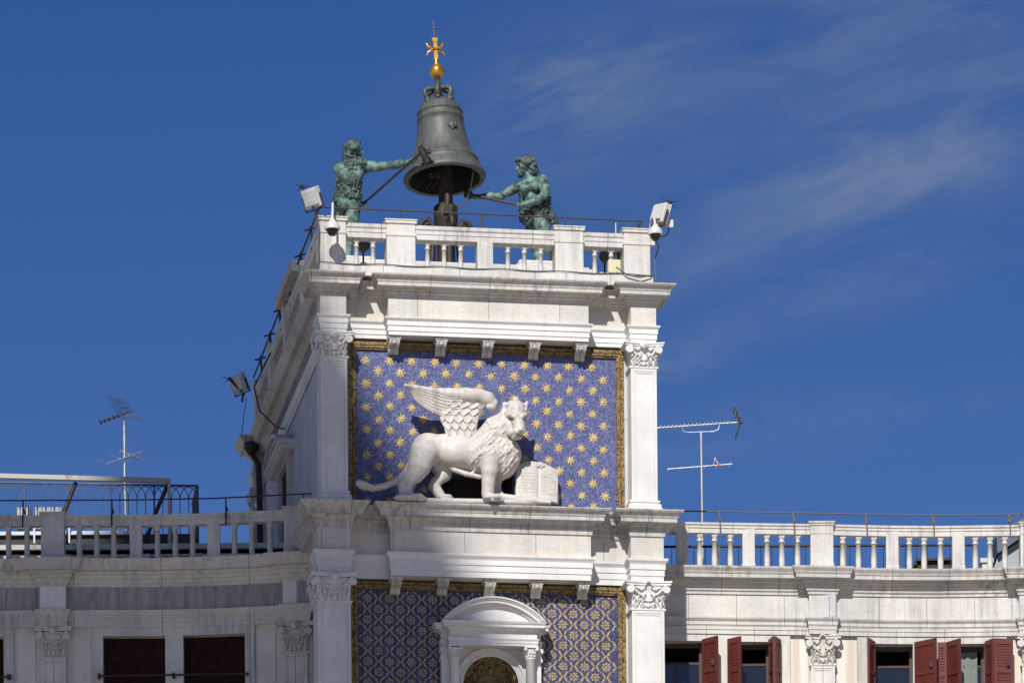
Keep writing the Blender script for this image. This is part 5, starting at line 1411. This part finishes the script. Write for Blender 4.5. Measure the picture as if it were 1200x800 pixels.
m.tube([pt(799,499), pt(800,505), pt(806,506.5), pt(836,505.5), pt(842,503), pt(843,498)], .014, 6)
m.build('long_boom', M['alu'], ar_)
m = MB()
for sgn, e in ((1,pt(860,480)),(-1,pt(862,512))):
    c0 = pt(868,495)
    for k in range(9):
        t = -.5+k/8; m.tube([c0+Vector((0,t*.55,0)), e+Vector((0,t*.62,0))], .006, 4)
    for s in (.3,.65,1): m.tube([c0.lerp(e,s)+Vector((0,t*.6,0)) for t in (-.5,.5)], .006, 4)
m.ell(pt(868,494.5), .05,.05,.05, 8, 6)
m.build('reflector', M['blue_grey'], ar_)
m = MB(); a, b = pt(782,549.5), pt(858,543.5); m.tube([a,b], .015, 6)
for k, L in enumerate((.5,.55,.55,.6,.62,.7)): elem(m, a.lerp(b,.01+.19*k), Vector((.10,.95,.42)).normalized(), L, .008)
m.tube([pt(842,544), pt(838,536), pt(836,545)], .01, 5)
m.build('short_boom', M['alu'], ar_)
m = MB().box(pt(840,546).x,pt(845,542).x,-.03,.03,pt(840,546).z,pt(840,543.4).z); m.build('dipole_box', metal('orange_plastic', (.45,.12,.04), (.4,.1,.04), rough=.5, met=0), ar_)
# terrace railing behind the right balustrade
rr = thing('terrace_railing', 'plain dark iron railing behind the right balustrade', 'railing', (7,7.2,24.96))
of = (-7,-7.2,-24.96); zq = tw(870,639.5,7.2)[1]
m = MB().tube([(3.0,7.2,zq),(10.4,7.2,zq-.02)], .03, 6); m.build('top_rail', M['iron'], rr, of)
m = MB()
for k in range(29): x = 3.05+k*.25; m.tube([(x,7.2,24.9),(x,7.2,zq)], .008, 4)
m.build('bars', M['iron'], rr, of)
for x in (3.2,4.6,6.0,7.45,8.65,10.0): MB().box(x-.025,x+.025,7.17,7.23,24.9,zq).build('post', M['cable'], rr, of)
# small roof things at the far right
d = thing('roof_dormer', 'small dark roof dormer glimpsed between the right balusters', 'dormer', (tw(1095,660,8.5)[0],8.5,25.05)); o = Vector((tw(1095,660,8.5)[0],8.5,25.05))
h = tw(1095,654.5,8.5)[1]-25.05; MB().plate([(-.38,0),(.40,0),(.40,h-.06),(-.38,h-.06)], 0, 1).build('walls', M['iron'], d)
m = MB().plate([(-.45,h-.06),(.46,h-.05),(.44,h+.01),(-.42,h+.0)], -.1, 1.1); m.plate([(-.62,h-.38),(-.40,h-.1),(-.42,h-.05),(-.66,h-.36)], -.1,1.1); m.build('roof', M['lead'], d)
c = MB().box(-.11,.11,-.1,.1,0,.9).box(-.15,.15,-.14,.14,.9,1.0).build('chimney', M['wing_stone'], None, (tw(1156,660,7.5)[0],7.5,24.5+.32)); tag(c, 'small pale chimney behind the right balustrade', 'chimney')
hs_ = thing('roof_hut', 'blue grey sloping roof hut at the right end of the terrace', 'hut', (tw(1185,660,8)[0],8,24.85)); o = Vector((tw(1185,660,8)[0],8,24.85))
def hp(px, py): x, z = tw(px, py, 8.0); return (x-o.x, z-o.z)
MB().plate([hp(1169,648),hp(1185,637),hp(1210,620),hp(1210,600),hp(1168,626)], 0, 2).build('roof', M['blue_grey'], hs_)
MB().plate([hp(1164,668),hp(1185,672),hp(1210,672),hp(1210,622),hp(1186,638),hp(1171,648)], .2, 1.9).build('walls', M['grey_panel'], hs_)
